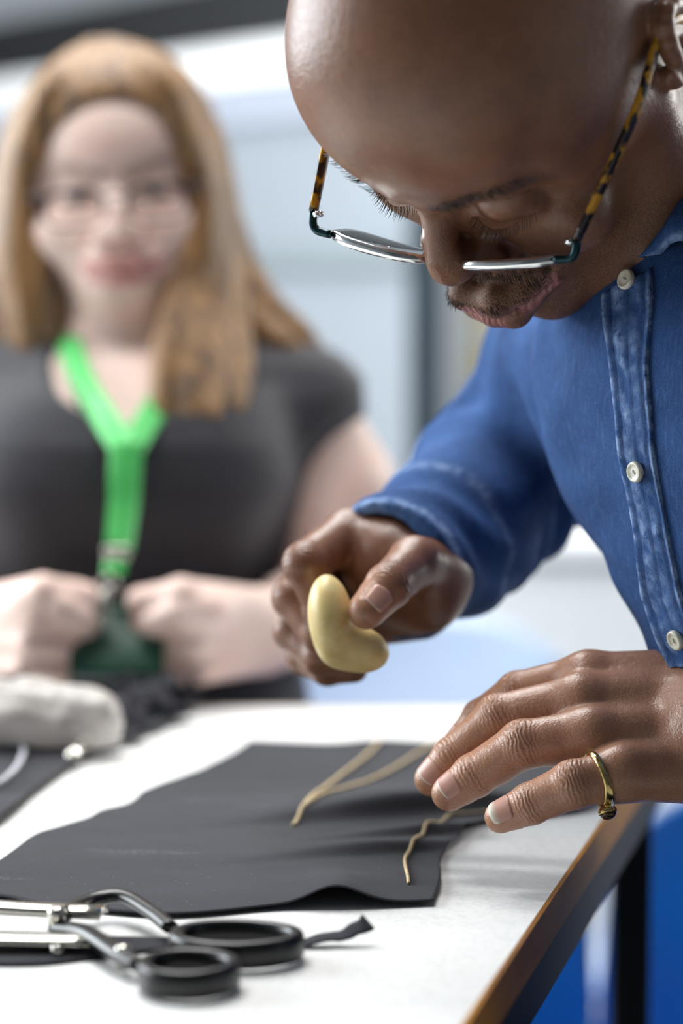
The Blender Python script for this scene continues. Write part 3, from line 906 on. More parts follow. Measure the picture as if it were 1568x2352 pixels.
# crumpled black offcuts by the woman's hands
OFF = ['crumpled black offcut in the middle of the heap by the grey bag', 'black offcut at the far side of the heap nearest the table end', 'black offcut at the right tip of the heap on the white tabletop',
       'black offcut at the near left of the heap beside the press studs', 'twisted black offcut leaning on the far back of the heap', 'small black offcut between the grey bag and the press studs']
for i, (x, y, a, L_, wd) in enumerate([(300, 1668, .3, .055, .014), (345, 1652, -.4, .05, .012), (390, 1640, .8, .045, .012), (270, 1690, 1.0, .045, .012), (330, 1640, -1.0, .05, .012), (235, 1712, .2, .045, .011)]):
    c = on_plane(x, y); t = np.linspace(-1, 1, 14)
    ax = np.array([math.cos(a), math.sin(a), 0]); nn = np.array([-math.sin(a), math.cos(a), 0])
    G = np.array([[c + ax * u * L_ * .62 + nn * v * wd * .75 + np.array([0, 0, .016 + .007 * math.sin(u * 5 + i) + .006 * math.sin(v * 2 + u * 3 + i)]) for v in np.linspace(-1, 1, 6)] for u in t])
    b = MB(); b.slab(G, np.array([0, 0, -.0008]))
    tag(b.build('cloth_offcut', mCloth.m), OFF[i], 'offcut', 'offcuts in the heap beside the grey bag')
STUD = ['shiny metal press stud at the near end of the row on the dark cloth', 'shiny metal press stud second from the near end of the row', 'shiny metal press stud in the upper middle of the row on the cloth',
        'metal press stud lowest on the dark cloth edge', 'metal press stud farthest up the row next to the offcuts']
for i, (x, y) in enumerate([(182, 1752), (206, 1738), (232, 1712), (170, 1768), (250, 1700)]):
    c = on_plane(x, y) + np.array([0, 0, .010])
    R_ = basis(np.array([.3 * math.sin(i * 2), -.5 + .2 * math.cos(i), .8]))
    s_ = empty('press_stud', c, STUD[i], 'stud', 'press studs on the dark cloth')
    MB().lathe([(.0001, -.001), (.0045, -.001), (.005, 0), (.0048, .001), (.003, .0014), (.0001, .0014)], 20, R_, c).build('disc', mChrome, s_)
    MB().lathe([(.0001, .0012), (.0018, .0012), (.0018, .003), (.0012, .0036), (.0001, .0036)], 14, R_, c).build('stud', mChrome, s_)

# crumpled clear bag
mBag = Mat('clear_grey_plastic', srgb(214, 208, 202), .3)
mBag.b.inputs['Alpha'].default_value = .72
mBag.bump(mBag.noise(45, 4), .006, .8)
bf = Field(); c0 = on_plane(72, 1734)
bf.ell(c0 + np.array([-.01, .01, .026]), [.052, .034, .023]); bf.ell(c0 + np.array([.030, -.004, .022]), [.030, .024, .024], None, .012); bf.ell(c0 + np.array([-.05, .0, .020]), [.03, .026, .020], None, .012)
bw, bw2 = wob(51, 160), wob(52, 320)
lo, hi = bf.bounds(); bf.disp(lambda P: .0035 * bw(P) + .002 * bw2(P), lo, hi)
bf.cut(np.array([0, 0, TABLE_Z + .008]), [0, 0, -1])
Vb, Qb = surface(bf, .002, keep=.05)
bag = empty('plastic_bag', (c0[0], c0[1], TABLE_Z + .008), 'crumpled translucent grey plastic bag at the far left of the table', 'bag')
obj('bag_body', Vb, Qb, mBag.m, bag)
nk = MB(); t = np.linspace(0, 2 * math.pi, 25)[:-1]
nk.grid(np.array([[c0 + np.array([-.045 + (.012 + .010 * v) * math.cos(a) * (1 + .25 * math.sin(3 * a)), (.008 + .008 * v) * math.sin(a) * (1 + .2 * math.cos(4 * a)), .035 + .018 * v]) for a in t] for v in (0, .5, 1)]), wrap=True)
nk.build('gathered_mouth', mBag.m, bag)
# black thread spool
sp0 = on_plane(18, 1665) + np.array([0, 0, .026])
sp = empty('thread_spool', sp0, 'small black thread spool lying beside the grey plastic bag', 'spool')
R_ = basis(np.array([.8, -.6, .1]))
MB().lathe([(.0001, -.011), (.009, -.011), (.0095, -.006), (.0095, .006), (.009, .011), (.0001, .011)], 20, R_, sp0).build('wound_thread', plain('black_thread', (.008, .008, .009), .8), sp)
for e_ in (-.0125, .0115):
    MB().lathe([(.0001, e_), (.011, e_), (.011, e_ + .0015), (.0001, e_ + .0015)], 20, R_, sp0).build('flange', mBlackMetal, sp)

# basting threads on the cloth
mThread = Mat('tan_thread', srgb(226, 206, 166), .8); mThread.mix(mThread.ramp(mThread.noise(900, 2), .4, .6), srgb(190, 164, 120)); mThread.bump(mThread.noise(1500, 2), .0006)
def thread(name, px, r, label, hfun, m=None, group=None):
    P = bez(on(px), 10); P[:, 2] = TABLE_Z + hfun(P) + r * .9
    return tag(MB().tube(P, r, 7).build(name, m or mThread.m), label, 'thread', group)
wig = lambda a, b, n, s_: [(a[0] + (b[0] - a[0]) * t + 5 * math.sin(t * 9 + s_), a[1] + (b[1] - a[1]) * t + 3 * math.sin(t * 7 + 2 * s_)) for t in np.linspace(0, 1, n)]
thread('loose_thread', wig((668, 1908), (875, 1708), 8, 1), .0011, 'tan thread on the black cloth, left one of the forking pair', cloth_h, group='tan threads on the black cloth')
thread('loose_thread', wig((690, 1890), (1010, 1716), 8, 2), .0011, 'tan thread on the black cloth, running under the fingertips', cloth_h, group='tan threads on the black cloth')
thread('loose_thread', [(938, 2048), (936, 2030), (931, 2005), (930, 1985), (940, 1968), (962, 1945), (984, 1922), (1000, 1915), (1018, 1898), (1036, 1884), (1075, 1882), (1120, 1878)], .0009, 'short curved tan thread at the right corner of the black cloth', cloth_h, group='tan threads on the black cloth')
thread('loose_thread', [(-60, 1838), (-10, 1832), (25, 1810), (45, 1780), (55, 1750), (40, 1738), (-20, 1735)], .0016, 'white cord curling on the folded cloth at the left', lambda P: c2h(P) + .001, plain('white_cord', srgb(205, 206, 214), .8, nscale=300))

# ------------------------------------------------------------------ shears
mBlackGloss = plain('black_enamel', srgb(8, 8, 10), .30, 0, nscale=60, dark=.3)
sh0 = on_plane(140, 2165)
shears = empty('shears', (sh0[0], sh0[1], TABLE_Z), 'black handled steel tailor shears lying at the table front', 'shears')
def tp(x, y, h=.0): return on_plane(x, y) + np.array([0, 0, h])
def loop(c, rx_, ry_, ang, tube, tall, h, name, n=56, gap=None):
    P = []
    for k in range(n):
        a = 2 * math.pi * k / n
        q = rotz(ang) @ np.array([rx_ * math.cos(a) * (1 + .06 * math.cos(a)), ry_ * math.sin(a), 0])
        P.append(c + q + np.array([0, 0, h]))
    m_ = MB()
    # rounded-rectangle section: wider upright than across
    V = []; sec = 12
    for k in range(n):
        t = unit(P[(k + 1) % n] - P[k - 1]); o_ = np.cross(t, [0, 0, 1])
        for s_ in range(sec):
            b = 2 * math.pi * s_ / sec
            cx, cz = math.copysign(abs(math.cos(b)) ** .6, math.cos(b)), math.copysign(abs(math.sin(b)) ** .6, math.sin(b))
            V.append(P[k] + o_ * cx * tube + np.array([0, 0, cz * tall]))
    F = [(k * sec + s_, k * sec + (s_ + 1) % sec, ((k + 1) % n) * sec + (s_ + 1) % sec, ((k + 1) % n) * sec + s_) for k in range(n) for s_ in range(sec)]
    m_.add(V, F)
    return m_.build(name, mBlackGloss, shears)
loop(tp(428, 2274), .0190, .0185, .15, .0032, .0062, .0072, 'thumb_ring')
loop(tp(535, 2205), .0270, .0200, -.06, .0034, .0062, .0074, 'finger_bow')
piv = tp(132, 2160)
def shank(pts, w0, w1, name, m):
    return MB().tube(bez(pts, 10), np.linspace(w0, w1, 10 * (len(pts) - 1) + 1), 12, .75).build(name, m, shears)
shank([piv + [0, 0, .0105], tp(205, 2122, .011), tp(280, 2116, .012), tp(345, 2142, .010), tp(392, 2170, .008)], .0050, .0040, 'handle_shank', mBlackGloss)
shank([piv + [0, 0, .0055], tp(200, 2185, .008), tp(270, 2232, .008), tp(318, 2255, .0075)], .0055, .0042, 'handle_shank', mBlackGloss)
def blade(a, b, w0, w1, h, name):
    ax = unit(b - a); nn = np.array([-ax[1], ax[0], 0]); t = np.linspace(0, 1, 14); G = []
    for u in t:
        w = w0 + (w1 - w0) * u ** 1.3
        c = a + (b - a) * u
        G.append([c + nn * w * v + np.array([0, 0, h + .0018 * (1 - v * v)]) for v in np.linspace(-1, 1, 7)])
    m_ = MB(); m_.slab(np.array(G), np.array([0, 0, -.0032]))
    return m_.build(name, mChrome, shears)
blade(tp(240, 2150), tp(-520, 2115), .0075, .0020, .0125, 'blade')
blade(tp(215, 2190), tp(-520, 2185), .0080, .0020, .0070, 'blade')
MB().lathe([(.0001, .004), (.0042, .004), (.0046, .0135), (.0036, .0155), (.0001, .0157)], 20, None, piv).build('pivot_screw', mChrome, shears)
MB().lathe([(.0001, 0), (.0030, 0), (.0030, .006), (.0001, .006)], 14, None, tp(132, 2200)).build('pivot_nut', mChrome, shears)
MB().lathe([(.0001, .002), (.0035, .002), (.0040, .009), (.0032, .0120), (.0001, .0126)], 16, None, tp(283, 2235)).build('stop_rivet', mChrome, shears)

# torn strip of black cloth running beneath the shears, its end turned up
ctr = on([(-120, 2195), (60, 2200), (180, 2188), (300, 2178), (450, 2172), (600, 2172), (700, 2175), (760, 2172), (795, 2172), (815, 2170), (834, 2170), (846, 2166)])
P = poly_curve(ctr, 90); G = []
for i, p in enumerate(P):
    t = i / 89; ax = unit(P[min(i + 1, 89)] - P[max(i - 1, 0)]); nn = np.array([-ax[1], ax[0], 0])
    w = np.interp(t, [0, .2, .34, .5, .7, .9, 1], [.016, .016, .016, .008, .0042, .0046, .0044])
    up = np.interp(t, [0, .84, .90, .95, 1], [.0012, .0012, .003, .004, .007]) + .0012 * abs(math.sin(t * 34)) * (t > .74)
    tw = np.interp(t, [0, .9, 1], [0, .15, .75])
    G.append([p + nn * w * v * math.cos(tw) + np.array([0, 0, up + w * (v + 1) * math.sin(tw) * .9]) for v in (-1, -.5, 0, .5, 1)])
b = MB(); b.slab(np.array(G), np.array([0, 0, -.0007]))
tag(b.build('cloth_strip', mCloth.m), 'narrow black cloth strip under the shears with an upturned end', 'cloth')

# ------------------------------------------------------------------ spectacles
mLens = Mat('spectacle_lens', (1, .97, .95), .0)
mLens.b.inputs['Transmission Weight'].default_value = 1.0; mLens.b.inputs['IOR'].default_value = 1.45
mSilver = plain('silver_metal', srgb(226, 228, 228), .16, 1.0, nscale=60, dark=.08)
mTeal = plain('dark_teal_metal', srgb(30, 62, 66), .25, .7, nscale=60, dark=.2)
mTort = Mat('tortoiseshell', srgb(34, 22, 18), .18)
mTort.mix(mTort.ramp(mTort.noise(95, 2, .5), .50, .58), srgb(196, 140, 30), .95)
mTort.mix(mTort.ramp(mTort.noise(60, 2, .5), .60, .66), srgb(120, 70, 20), .6)
mClear = Mat('clear_silicone', (.8, .92, .95), .1); mClear.b.inputs['Transmission Weight'].default_value = .8

def spectacles(Og, Rg, s, label, x0, x1, zt, zb, wrap, rim_f, rim_z, m_rim, m_hinge, m_temple, temples, tw, hx):
    """temples: for each side the world points from the hinge to behind the ear"""
    G_ = lambda x, y, z: Og + Rg @ (np.array([x, y, z]) * s / 1000)
    g = empty('eyeglasses', Og, label, 'glasses')
    yy = lambda x: wrap * (1 - (x / hx) ** 2)
    for sx in (-1, 1):
        cx, cz, hw, hh = (x0 + x1) / 2, (zt + zb) / 2, (x1 - x0) / 2, (zt - zb) / 2
        out = []
        for k in range(48):
            a = 2 * math.pi * k / 48
            c_, s_ = math.cos(a), math.sin(a)
            e_ = .62
            x = cx + hw * math.copysign(abs(c_) ** e_, c_); z = cz + hh * math.copysign(abs(s_) ** (e_ * 1.15), s_)
            out.append((x, z))
        rim = MB(); P = [G_(sx * x, yy(x), z) for x, z in out]
        V = []; sec = 8
        for k in range(48):
            t = unit(P[(k + 1) % 48] - P[k - 1]); fd = Rg[:, 1]; od = unit(np.cross(t, fd))
            top = sstep(cz, zt, np.array(out[k][1]))
            rf = rim_f * (.45 + .55 * top); rz = rim_z * (.6 + .4 * top)
            for q in range(sec):
                b = 2 * math.pi * q / sec
                V.append(P[k] + fd * math.copysign(abs(math.cos(b)) ** .5, math.cos(b)) * rf * s / 1000 + od * math.copysign(abs(math.sin(b)) ** .5, math.sin(b)) * rz * s / 1000)
        rim.add(V, [(k * sec + q, k * sec + (q + 1) % sec, ((k + 1) % 48) * sec + (q + 1) % sec, ((k + 1) % 48) * sec + q) for k in range(48) for q in range(sec)])
        rim.build('rim', m_rim, g)
        lens = MB(); N_ = 9; rows = []
        for i in range(N_):
            f_ = i / (N_ - 1) * .985 + .003
            row = []
            for x, z in out:
                xx, zz_ = cx + (x - cx) * f_, cz + (z - cz) * f_
                row.append(G_(sx * xx, yy(xx) + .9 * (1 - f_ * f_), zz_))
            rows.append(row)
        rows = np.array(rows); A = rows; Bk = rows - Rg[:, 1] * .0017
        lens.grid(A, wrap=True, flip=(sx > 0)); lens.grid(Bk, wrap=True, flip=(sx < 0))
        n1 = N_ * 48
        for k in range(48):
            l_ = (k + 1) % 48
            f4 = (8 * 48 + k, 8 * 48 + l_, n1 + 8 * 48 + l_, n1 + 8 * 48 + k)
            lens.F.append(f4 if sx < 0 else f4[::-1])
            lens.F.append((k, n1 + k, n1 + l_, l_) if sx < 0 else (l_, n1 + l_, n1 + k, k))
        lens.build('lens', mLens.m, g)
        # end piece and hinge
        ep = MB(); ep.tube(bez([G_(sx * (x1 - 2), yy(x1 - 2), zt - 3), G_(sx * (hx - 1.5), yy(x1) * .4 + .5, zt - 3), G_(sx * (hx + 1.2), -2, zt - 3), G_(sx * (hx + 1.6), -8, zt - 3)], 5), .0021 * s, 10, 1.25, upv=Rg[:, 2])
        ep.build('end_piece', m_hinge, g)
        hi_ = MB()
        for dz in (-1.6, 1.6):
            hi_.tube([G_(sx * (hx - 1.4), -7, zt - 3 + dz - 1.2), G_(sx * (hx - 1.4), -7, zt - 3 + dz + 1.2)], .0017 * s, 10)
        tag(hi_.build('hinge', m_rim, g))
        # nose pad on its wire
        pd = MB(); c_ = G_(sx * 8.5, yy(9) - 7, zt - 15)
        R_ = Rg @ rotz(sx * -.6) @ rotx(.2)
        V = []
        for i in range(7):
            for k in range(12):
                th = math.pi * i / 6; a = 2 * math.pi * k / 12
                V.append(c_ + R_ @ (np.array([1.4 * math.sin(th) * math.cos(a), 3.6 * math.sin(th) * math.sin(a), 6.0 * math.cos(th)]) * s / 1000))
        pd.add(V, [(i * 12 + k, i * 12 + (k + 1) % 12, (i + 1) * 12 + (k + 1) % 12, (i + 1) * 12 + k) for i in range(6) for k in range(12)])
        po = pd.build('nose_pad', mClear.m, g)
        MB().tube(bez([G_(sx * (x0 + 1), yy(x0), zt - 10), G_(sx * (x0 + .5), yy(x0) - 5, zt - 11), c_], 5), .0006, 6).build('pad_wire', m_rim, po)
        # temple
        tp_ = temples[0 if sx > 0 else 1]
        C_ = bez([G_(sx * (hx + 1.6), -8, zt - 3)] + list(tp_), 10)
        MB().tube(C_, np.interp(np.linspace(0, 1, len(C_)), [0, .15, .8, 1], [tw * .9, tw, tw * .9, tw * .7]), 10, .55, upv=Rg[:, 0]).build('temple', m_temple, g)
    MB().tube(bez([G_(-x0 + .5, yy(x0), zt - 8), G_(-4, yy(4) + 1.0, zt - 5), G_(4, yy(4) + 1.0, zt - 5), G_(x0 - .5, yy(x0), zt - 8)], 6), .0013 * s, 8).build('bridge', m_rim, g)
    return g

# ------------------------------------------------------------------ the man: body
mSkin = skin('dark_skin', srgb(134, 92, 68), srgb(96, 60, 44), srgb(192, 142, 113), srgb(158, 104, 100), .34)
Rh = M3 @ np.array([[-.853, -.332, -.403], [.509, -.356, -.784], [.117, -.874, .473]])
Rn = Rh @ rotz(math.radians(-10)) @ rotx(-math.radians(6)) @ roty(math.radians(2))
nose_ = CAM + M3 @ np.array([.0440, 1.1744, .1540]) + Rh @ np.array([0, 26, -37]) * .00106
H = Frame(nose_ - Rn @ np.array([0, 26, -37]) * .00105, Rn, 1.05)
HV = dict(cranium=((0, -92, 38), (79, 98, 87)), forehead=((0, -44, 42), (66, 54, 56)), face=((0, -48, -38), (60, 50, 70)),
          gonion=(52, -72, -70), chin=-102, chiny=-10, cheek=(23, 18, 19), muzzle=(34, 27, 30), browy=0, browr=9.0, nose=23, tip=12, alar=15.5,
          mouth=(29, -5, -71), lipw=4.2, lips=1.24, nosez=7, mz=-2)
MUZ = -54

def Y2(y, d): return at(784, y, d)[2]
# torso: rows of (picture height, placket position, distance, turn, half width, half depth)
rows = [(545, 1462, 1.222, 55, .068, .060), (640, 1452, 1.212, 55, .104, .075), (720, 1452, 1.205, 55, .145, .090), (850, 1456, 1.200, 56, .170, .106),
        (1000, 1466, 1.195, 57, .172, .114), (1180, 1494, 1.195, 58, .165, .116), (1350, 1532, 1.20, 59, .128, .120), (1500, 1572, 1.205, 60, .112, .124),
        (1750, 1650, 1.22, 62, .125, .13), (2150, 1800, 1.25, 64, .15, .13), (2600, 1950, 1.28, 64, .165, .125)]
tz, tcx, tcy, tyw, ta, tb = [], [], [], [], [], []
for y, x, d, th, a, b in rows:
    S = at(x, y, d); t = math.radians(th)
    tz.append(S[2]); tcx.append(S[0] + b * math.sin(t)); tcy.append(S[1] + b * math.cos(t)); tyw.append(t); ta.append(a); tb.append(b)
o_ = np.argsort(tz)
TOR = [np.array(v)[o_] for v in (tz, tcx, tcy, tyw, ta, tb)]
# smooth the rows
zz = np.linspace(TOR[0][0], TOR[0][-1], 60)
def sm(v):
    w = np.interp(zz, TOR[0], v)
    for _ in range(6): w[1:-1] = (w[:-2] + 2 * w[1:-1] + w[2:]) / 4
    return w
TOR = [zz] + [sm(v) for v in TOR[1:]]
def torso_c(z):
    return np.array([np.interp(z, TOR[0], TOR[1]), np.interp(z, TOR[0], TOR[2]), z])

W_ = at(905, 1312, 1.345); E_ = at(1290, 968, 1.50); J_ = at(1368, 856, 1.42)
arm_pts = [W_, at(1040, 1224, 1.40), at(1165, 1090, 1.46), E_, J_]
neck0 = torso_c(Y2(610, 1.25))
lat = np.array([math.cos(math.radians(56)), -math.sin(math.radians(56)), 0])
Jl = torso_c(Y2(860, 1.2)) + lat * .165
El = np.array([.43, .95, .72]); Wl = at(1668, 1690, 1.205)

B = Field()
BH = head_field(H, HV)
B.group(BH)
B.chain([H.pt(0, -98, -40), H.pt(0, -100, -85), neck0 + [0, 0, .0], torso_c(Y2(850, 1.25))], [.062, .058, .058, .07], .03)
B.chain([torso_c(Y2(850, 1.25)), torso_c(Y2(1500, 1.25)), torso_c(TOR[0][2])], [.075, .075, .085], .02)
B.chain([torso_c(Y2(850, 1.25)), J_, E_, arm_pts[2], arm_pts[1], W_], [.05, .045, .035, .03, .028, .026], .02)
B.chain([torso_c(Y2(850, 1.25)), Jl, El, Wl], [.05, .045, .037, .029], .02)

# left hand, spread above the cloth
lh = {
    'index': ([(1352, 1558, 1.245), (1190, 1592, 1.262), (1106, 1650, 1.272), (1046, 1722, 1.276)], [.0132, .0112, .0100, .0088]),
    'middle': ([(1338, 1612, 1.226), (1146, 1648, 1.236), (1042, 1738, 1.244), (990, 1790, 1.246)], [.0140, .0118, .0105, .0088]),
    'ring': ([(1362, 1690, 1.208), (1200, 1710, 1.212), (1088, 1782, 1.222), (1032, 1822, 1.224)], [.0138, .0120, .0108, .0092]),
    'little': ([(1430, 1776, 1.188), (1316, 1802, 1.183), (1218, 1846, 1.190), (1150, 1876, 1.194)], [.0132, .0116, .0100, .0082]),
}
LH = Field(); joints = []; NAILS = []; LHP = {}
Nl = unit(np.array([-.10, -.80, .62]))
tips = Field()
for nm, (p, r) in lh.items():
    P = [at(*q) for q in p]; LHP[nm] = (P, r)
    tips.group(finger(None, P, r, pad=-Nl), .0008)
    for i in (1, 2):
        ax = unit(P[i + 1] - P[i - 1]); dn = unit(Nl - ax * (Nl @ ax))
        joints.append((P[i], ax, dn, r[i] * (1.25 if i == 1 else 1.0)))
    NAILS.append((P[2], P[3], Nl, r[2], r[3]))
palm = Field()
for nm, wp, rw in (('index', (1640, 1572, 1.236), .019), ('middle', (1650, 1626, 1.225), .020), ('ring', (1650, 1690, 1.212), .020), ('little', (1640, 1762, 1.203), .019)):
    P, r = LHP[nm]
    palm.cone(P[0], at(*wp), r[0] * 1.02, rw, .007)
for a, b in (('index', 'middle'), ('middle', 'ring'), ('ring', 'little')):
    palm.cone((LHP[a][0][0] + LHP[b][0][0]) / 2 + np.array([.006, .004, -.004]), at(1610, 1670, 1.225), .0115, .020, .006)
palm.cone(at(1650, 1640, 1.215), Wl, .027, .028, .012)
# thumb tucked beneath the palm
palm.chain([at(1590, 1640, 1.255), at(1490, 1650, 1.285), at(1440, 1668, 1.30), at(1400, 1690, 1.31)], [.019, .014, .0115, .0095], .006)
# tendons and knuckles on the back of the hand
for nm in lh:
    P, r = LHP[nm]
    palm.ell(P[0] + Nl * r[0] * .28, np.array([.010, .010, .0085]), None, .006)
LH.group(palm); LH.group(tips, .0065)
B.group(LH, .012)

# right hand, closed round the pressing tool
rh = {
    'index': ([(800, 1226, 1.352), (702, 1296, 1.315), (742, 1392, 1.318), (800, 1440, 1.322)], [.0135, .0122, .0105, .0090]),
    'middle': ([(778, 1258, 1.378), (676, 1372, 1.338), (736, 1452, 1.326), (800, 1480, 1.325)], [.0135, .0122, .0108, .0092]),
    'ring': ([(776, 1310, 1.400), (676, 1450, 1.352), (736, 1508, 1.336), (806, 1516, 1.330)], [.0130, .0116, .0102, .0090]),
    'little': ([(790, 1360, 1.412), (700, 1508, 1.362), (752, 1536, 1.345), (812, 1536, 1.338)], [.0120, .0104, .0092, .0080]),
}
RH = Field(); tips2 = Field(); palm2 = Field()
Nr = unit(np.array([-.75, -.35, .45]))
for nm, (p, r) in rh.items():
    P = [at(*q) for q in p]
    tips2.group(finger(None, P, r), .0008)
    ax = unit(P[2] - P[0]); joints.append((P[1], ax, unit(Nr - ax * (Nr @ ax)), r[1] * 1.2))
    palm2.cone(P[0], at(1000, 1290 + (10 if nm == 'little' else 0), 1.365), r[0], .021, .006)
palm2.cone(at(960, 1290, 1.355), W_, .028, .027, .012)
palm2.cone(at(985, 1300, 1.36), at(1060, 1250, 1.40), .027, .027, .012)
palm2.cone(at(960, 1390, 1.36), at(860, 1420, 1.375), .020, .016, .01)
thumb = [at(1000, 1310, 1.335), at(952, 1292, 1.302), at(892, 1346, 1.272), at(842, 1402, 1.262)]
tr = [.0185, .0135, .0118, .0100]
tips2.group(finger(None, thumb[1:], tr[1:], pad=unit(np.array([-.2, .9, -.3]))), .001)
palm2.cone(thumb[0], thumb[1], tr[0], tr[1], .008)
palm2.ell((thumb[0] + at(960, 1380, 1.335)) / 2, [.022, .020, .026], None, .012)
palm2.cone(at(905, 1250, 1.335), at(800, 1235, 1.35), .012, .010, .010)
RH.group(palm2); RH.group(tips2, .005)
B.group(RH, .010)
tN = unit(np.array([.12, -.97, .18]))
ax = unit(thumb[3] - thumb[1])
joints.append((thumb[2], ax, unit(np.array([.35, -.85, .35])), tr[2] * 1.1))

V, Q = surface(B, VOX_MAN)
LOC = head_masks(H, V, HV)
onhead = (H.local(V)[:, 2] > -130) & (np.linalg.norm(V - H.pt(0, -60, 0), axis=1) < .17)
fs, fw = fold_attr(V, joints)
# lighter skin at the finger ends and over the whole left hand
pale = np.zeros(len(V))
for nm in lh:
    P, r = LHP[nm]
    pale = np.maximum(pale, .95 * (1 - sstep(.010, .05, np.linalg.norm(V - P[3], axis=1))))
pale = np.maximum(pale, .5 * (1 - sstep(.010, .03, np.linalg.norm(V - thumb[3], axis=1))))
dl = path_dist(V, [LHP['ring'][0][1], LHP['ring'][0][0], at(1600, 1690, 1.2)])
handw = (1 - sstep(.05, .08, dl)) * .8
pale = np.maximum(pale, handw)
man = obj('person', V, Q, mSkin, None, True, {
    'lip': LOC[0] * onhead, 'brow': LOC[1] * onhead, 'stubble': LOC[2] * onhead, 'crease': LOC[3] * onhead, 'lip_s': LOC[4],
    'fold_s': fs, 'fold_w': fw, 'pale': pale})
tag(man, 'bald man in a blue denim shirt bowing his head over the black cloth', 'person')
mNail = Mat('fingernail', srgb(200, 148, 130), .30)
mNail.mix(mNail.attr('free'), srgb(232, 224, 205)); mNail.b.inputs['Subsurface Weight'].default_value = .1
for D, T, N, r0, r1 in NAILS:
    nail(man, D, T, N + np.array([-.25, 0, .0]), r0, r1, mNail.m, half=.82, u1=1.14 if r1 < .0085 else 1.06, free=.72 if r1 < .0085 else .88)
nail(man, thumb[2], thumb[3], tN, tr[2], tr[3], mNail.m, u0=.50, u1=1.0, half=.60, free=.95)

# eyelashes and eyebrow hairs
mHair = plain('dark_hair', (.012, .009, .008), .5)
rnd = random.Random(4)
for sx in (-1, 1):
    lash = MB()
    for i in range(34):
        t = i / 33
        p = np.array([sx * (17 + 29 * t), 1.5 - 15 * (t - .38) ** 2 * 2.2, -11 - 2.5 * math.sin(t * math.pi)])
        o_ut = np.array([sx * (t - .45) * 6 + rnd.uniform(-1, 1), 6.5 + rnd.uniform(-1, 1), -2])
        q = [p + o_ut * s_ + np.array([0, 0, 3.6 * s_ * s_]) - np.array([0, 0, 3.0 * s_]) for s_ in (0, .35, .7, 1.0)]
        lash.tube([H.pt(*v) for v in q], [.00022, .0002, .00014, .00005], 4)
    tag(lash.build('eyelashes', mHair, man), kind='stuff')
rs = np.random.RandomState(8)
sx = np.where(rs.rand(190) < .5, -1, 1); t = rs.rand(190)
p0 = np.stack([sx * (13 + 42 * t), np.full(190, 30.), 13 + 8 * np.sin(t * 2.2) + rs.uniform(-4, 4, 190) * (1 - .5 * t)], 1)
X, ok = BH.drop_many(H.o + p0 * H.s @ H.R.T, np.repeat(-H.R[:, 1][None], 190, 0))
Nh = BH.normal(X)
eb = MB()
for i in np.flatnonzero(ok):
    dr = unit(H.R @ np.array([sx[i], .1, .5 - .9 * t[i]]) + Nh[i] * .12); L_ = .005 + .003 * rs.rand()
    eb.tube([X[i] - Nh[i] * .0005, X[i] + dr * L_ * .5 + Nh[i] * .0006, X[i] + dr * L_ + Nh[i] * .0002], [.00013, .00011, .00004], 3)
tag(eb.build('eyebrow_hair', mHair, man), kind='stuff')
n_ = 900
x = rs.uniform(-31, 31, n_)
p0 = np.stack([x, np.full(n_, 45.), MUZ - np.abs(x) * .18 + rs.uniform(-9, 6, n_)], 1)
X, ok = BH.drop_many(H.o + p0 * H.s @ H.R.T, np.repeat(-H.R[:, 1][None], n_, 0))
Nh = BH.normal(X)
mu = MB()
for i in np.flatnonzero(ok):
    dr = unit(H.R @ np.array([np.sign(x[i]) * .35 + rs.uniform(-.4, .4), .35, -1.0]) + Nh[i] * .5); L_ = .0025 + .0025 * rs.rand()
    mu.tube([X[i] - Nh[i] * .0003, X[i] + dr * L_ * .5, X[i] + dr * L_ - Nh[i] * .0004], [.00011, .00010, .00004], 3)
tag(mu.build('moustache_hair', mHair, man), kind='stuff')

# ------------------------------------------------------------------ the man's denim shirt
S = Field()
S.loft(*TOR)
shC = torso_c(Y2(850, 1.25))
S.cone(torso_c(Y2(720, 1.25)) + np.array([0, .03, .0]), J_, .070, .060, .04)
S.cone(torso_c(Y2(760, 1.25)), Jl, .075, .066, .04)
SL = Field()
SL.chain([W_ + .35 * (W_ - arm_pts[1]), W_] + arm_pts[1:], [.036, .0375, .0435, .0485, .057, .062], .02)
SL.ell(at(1168, 1268, 1.43), [.013, .022, .017], None, .012)
wax = unit(W_ - arm_pts[1])
nc = unit(wax + np.array([0, .05, 0]))
SL.cut(W_ + wax * .004, nc)
SL.cone(W_ + wax * .03, W_ - wax * .03, .0345, .033, .001, 's')
S.group(SL, .022)
SL2 = Field()
SL2.chain([Wl + np.array([.02, 0, 0]), El, Jl], [.036, .055, .064], .02)
S.group(SL2, .02)
S.cone(neck0 + np.array([0, 0, .0]), neck0 + np.array([0, 0, .14]), .054, .066, .006, 's')
w1, w2, w3, w4 = wob(3, 60), wob(9, 130), wob(5, 28), wob(15, 24)
armd = unit(E_ - W_)
def wrinkles(P):
    q = (P - W_) @ armd
    sh = np.clip(1 - nrm(P - arm_pts[2]) / .30, 0, 1)
    fold = np.sin(q * 120 + 9 * w3(P) + 6 * w1(P)) * .0050 * sh * (.4 + .9 * np.abs(w4(P)))
    return fold + w1(P) * .0022 + w2(P) * .0006
lo, hi = S.bounds()
S.disp(wrinkles, lo, hi)
VS, QS = surface(S, .0021, smooth=2)
cuffd = (VS - W_) @ wax
fade = np.exp(-((cuffd - .001) / .003) ** 2) * (path_dist(VS, arm_pts) < .1) + .6 * np.exp(-((cuffd + .052) / .003) ** 2) * (path_dist(VS, arm_pts[:3]) < .06)
mDenim = Mat('denim', srgb(44, 76, 126), .9)
mDenim.mix(mDenim.ramp(mDenim.noise(22, 4, .6), .40, .66), srgb(31, 56, 99), .8)
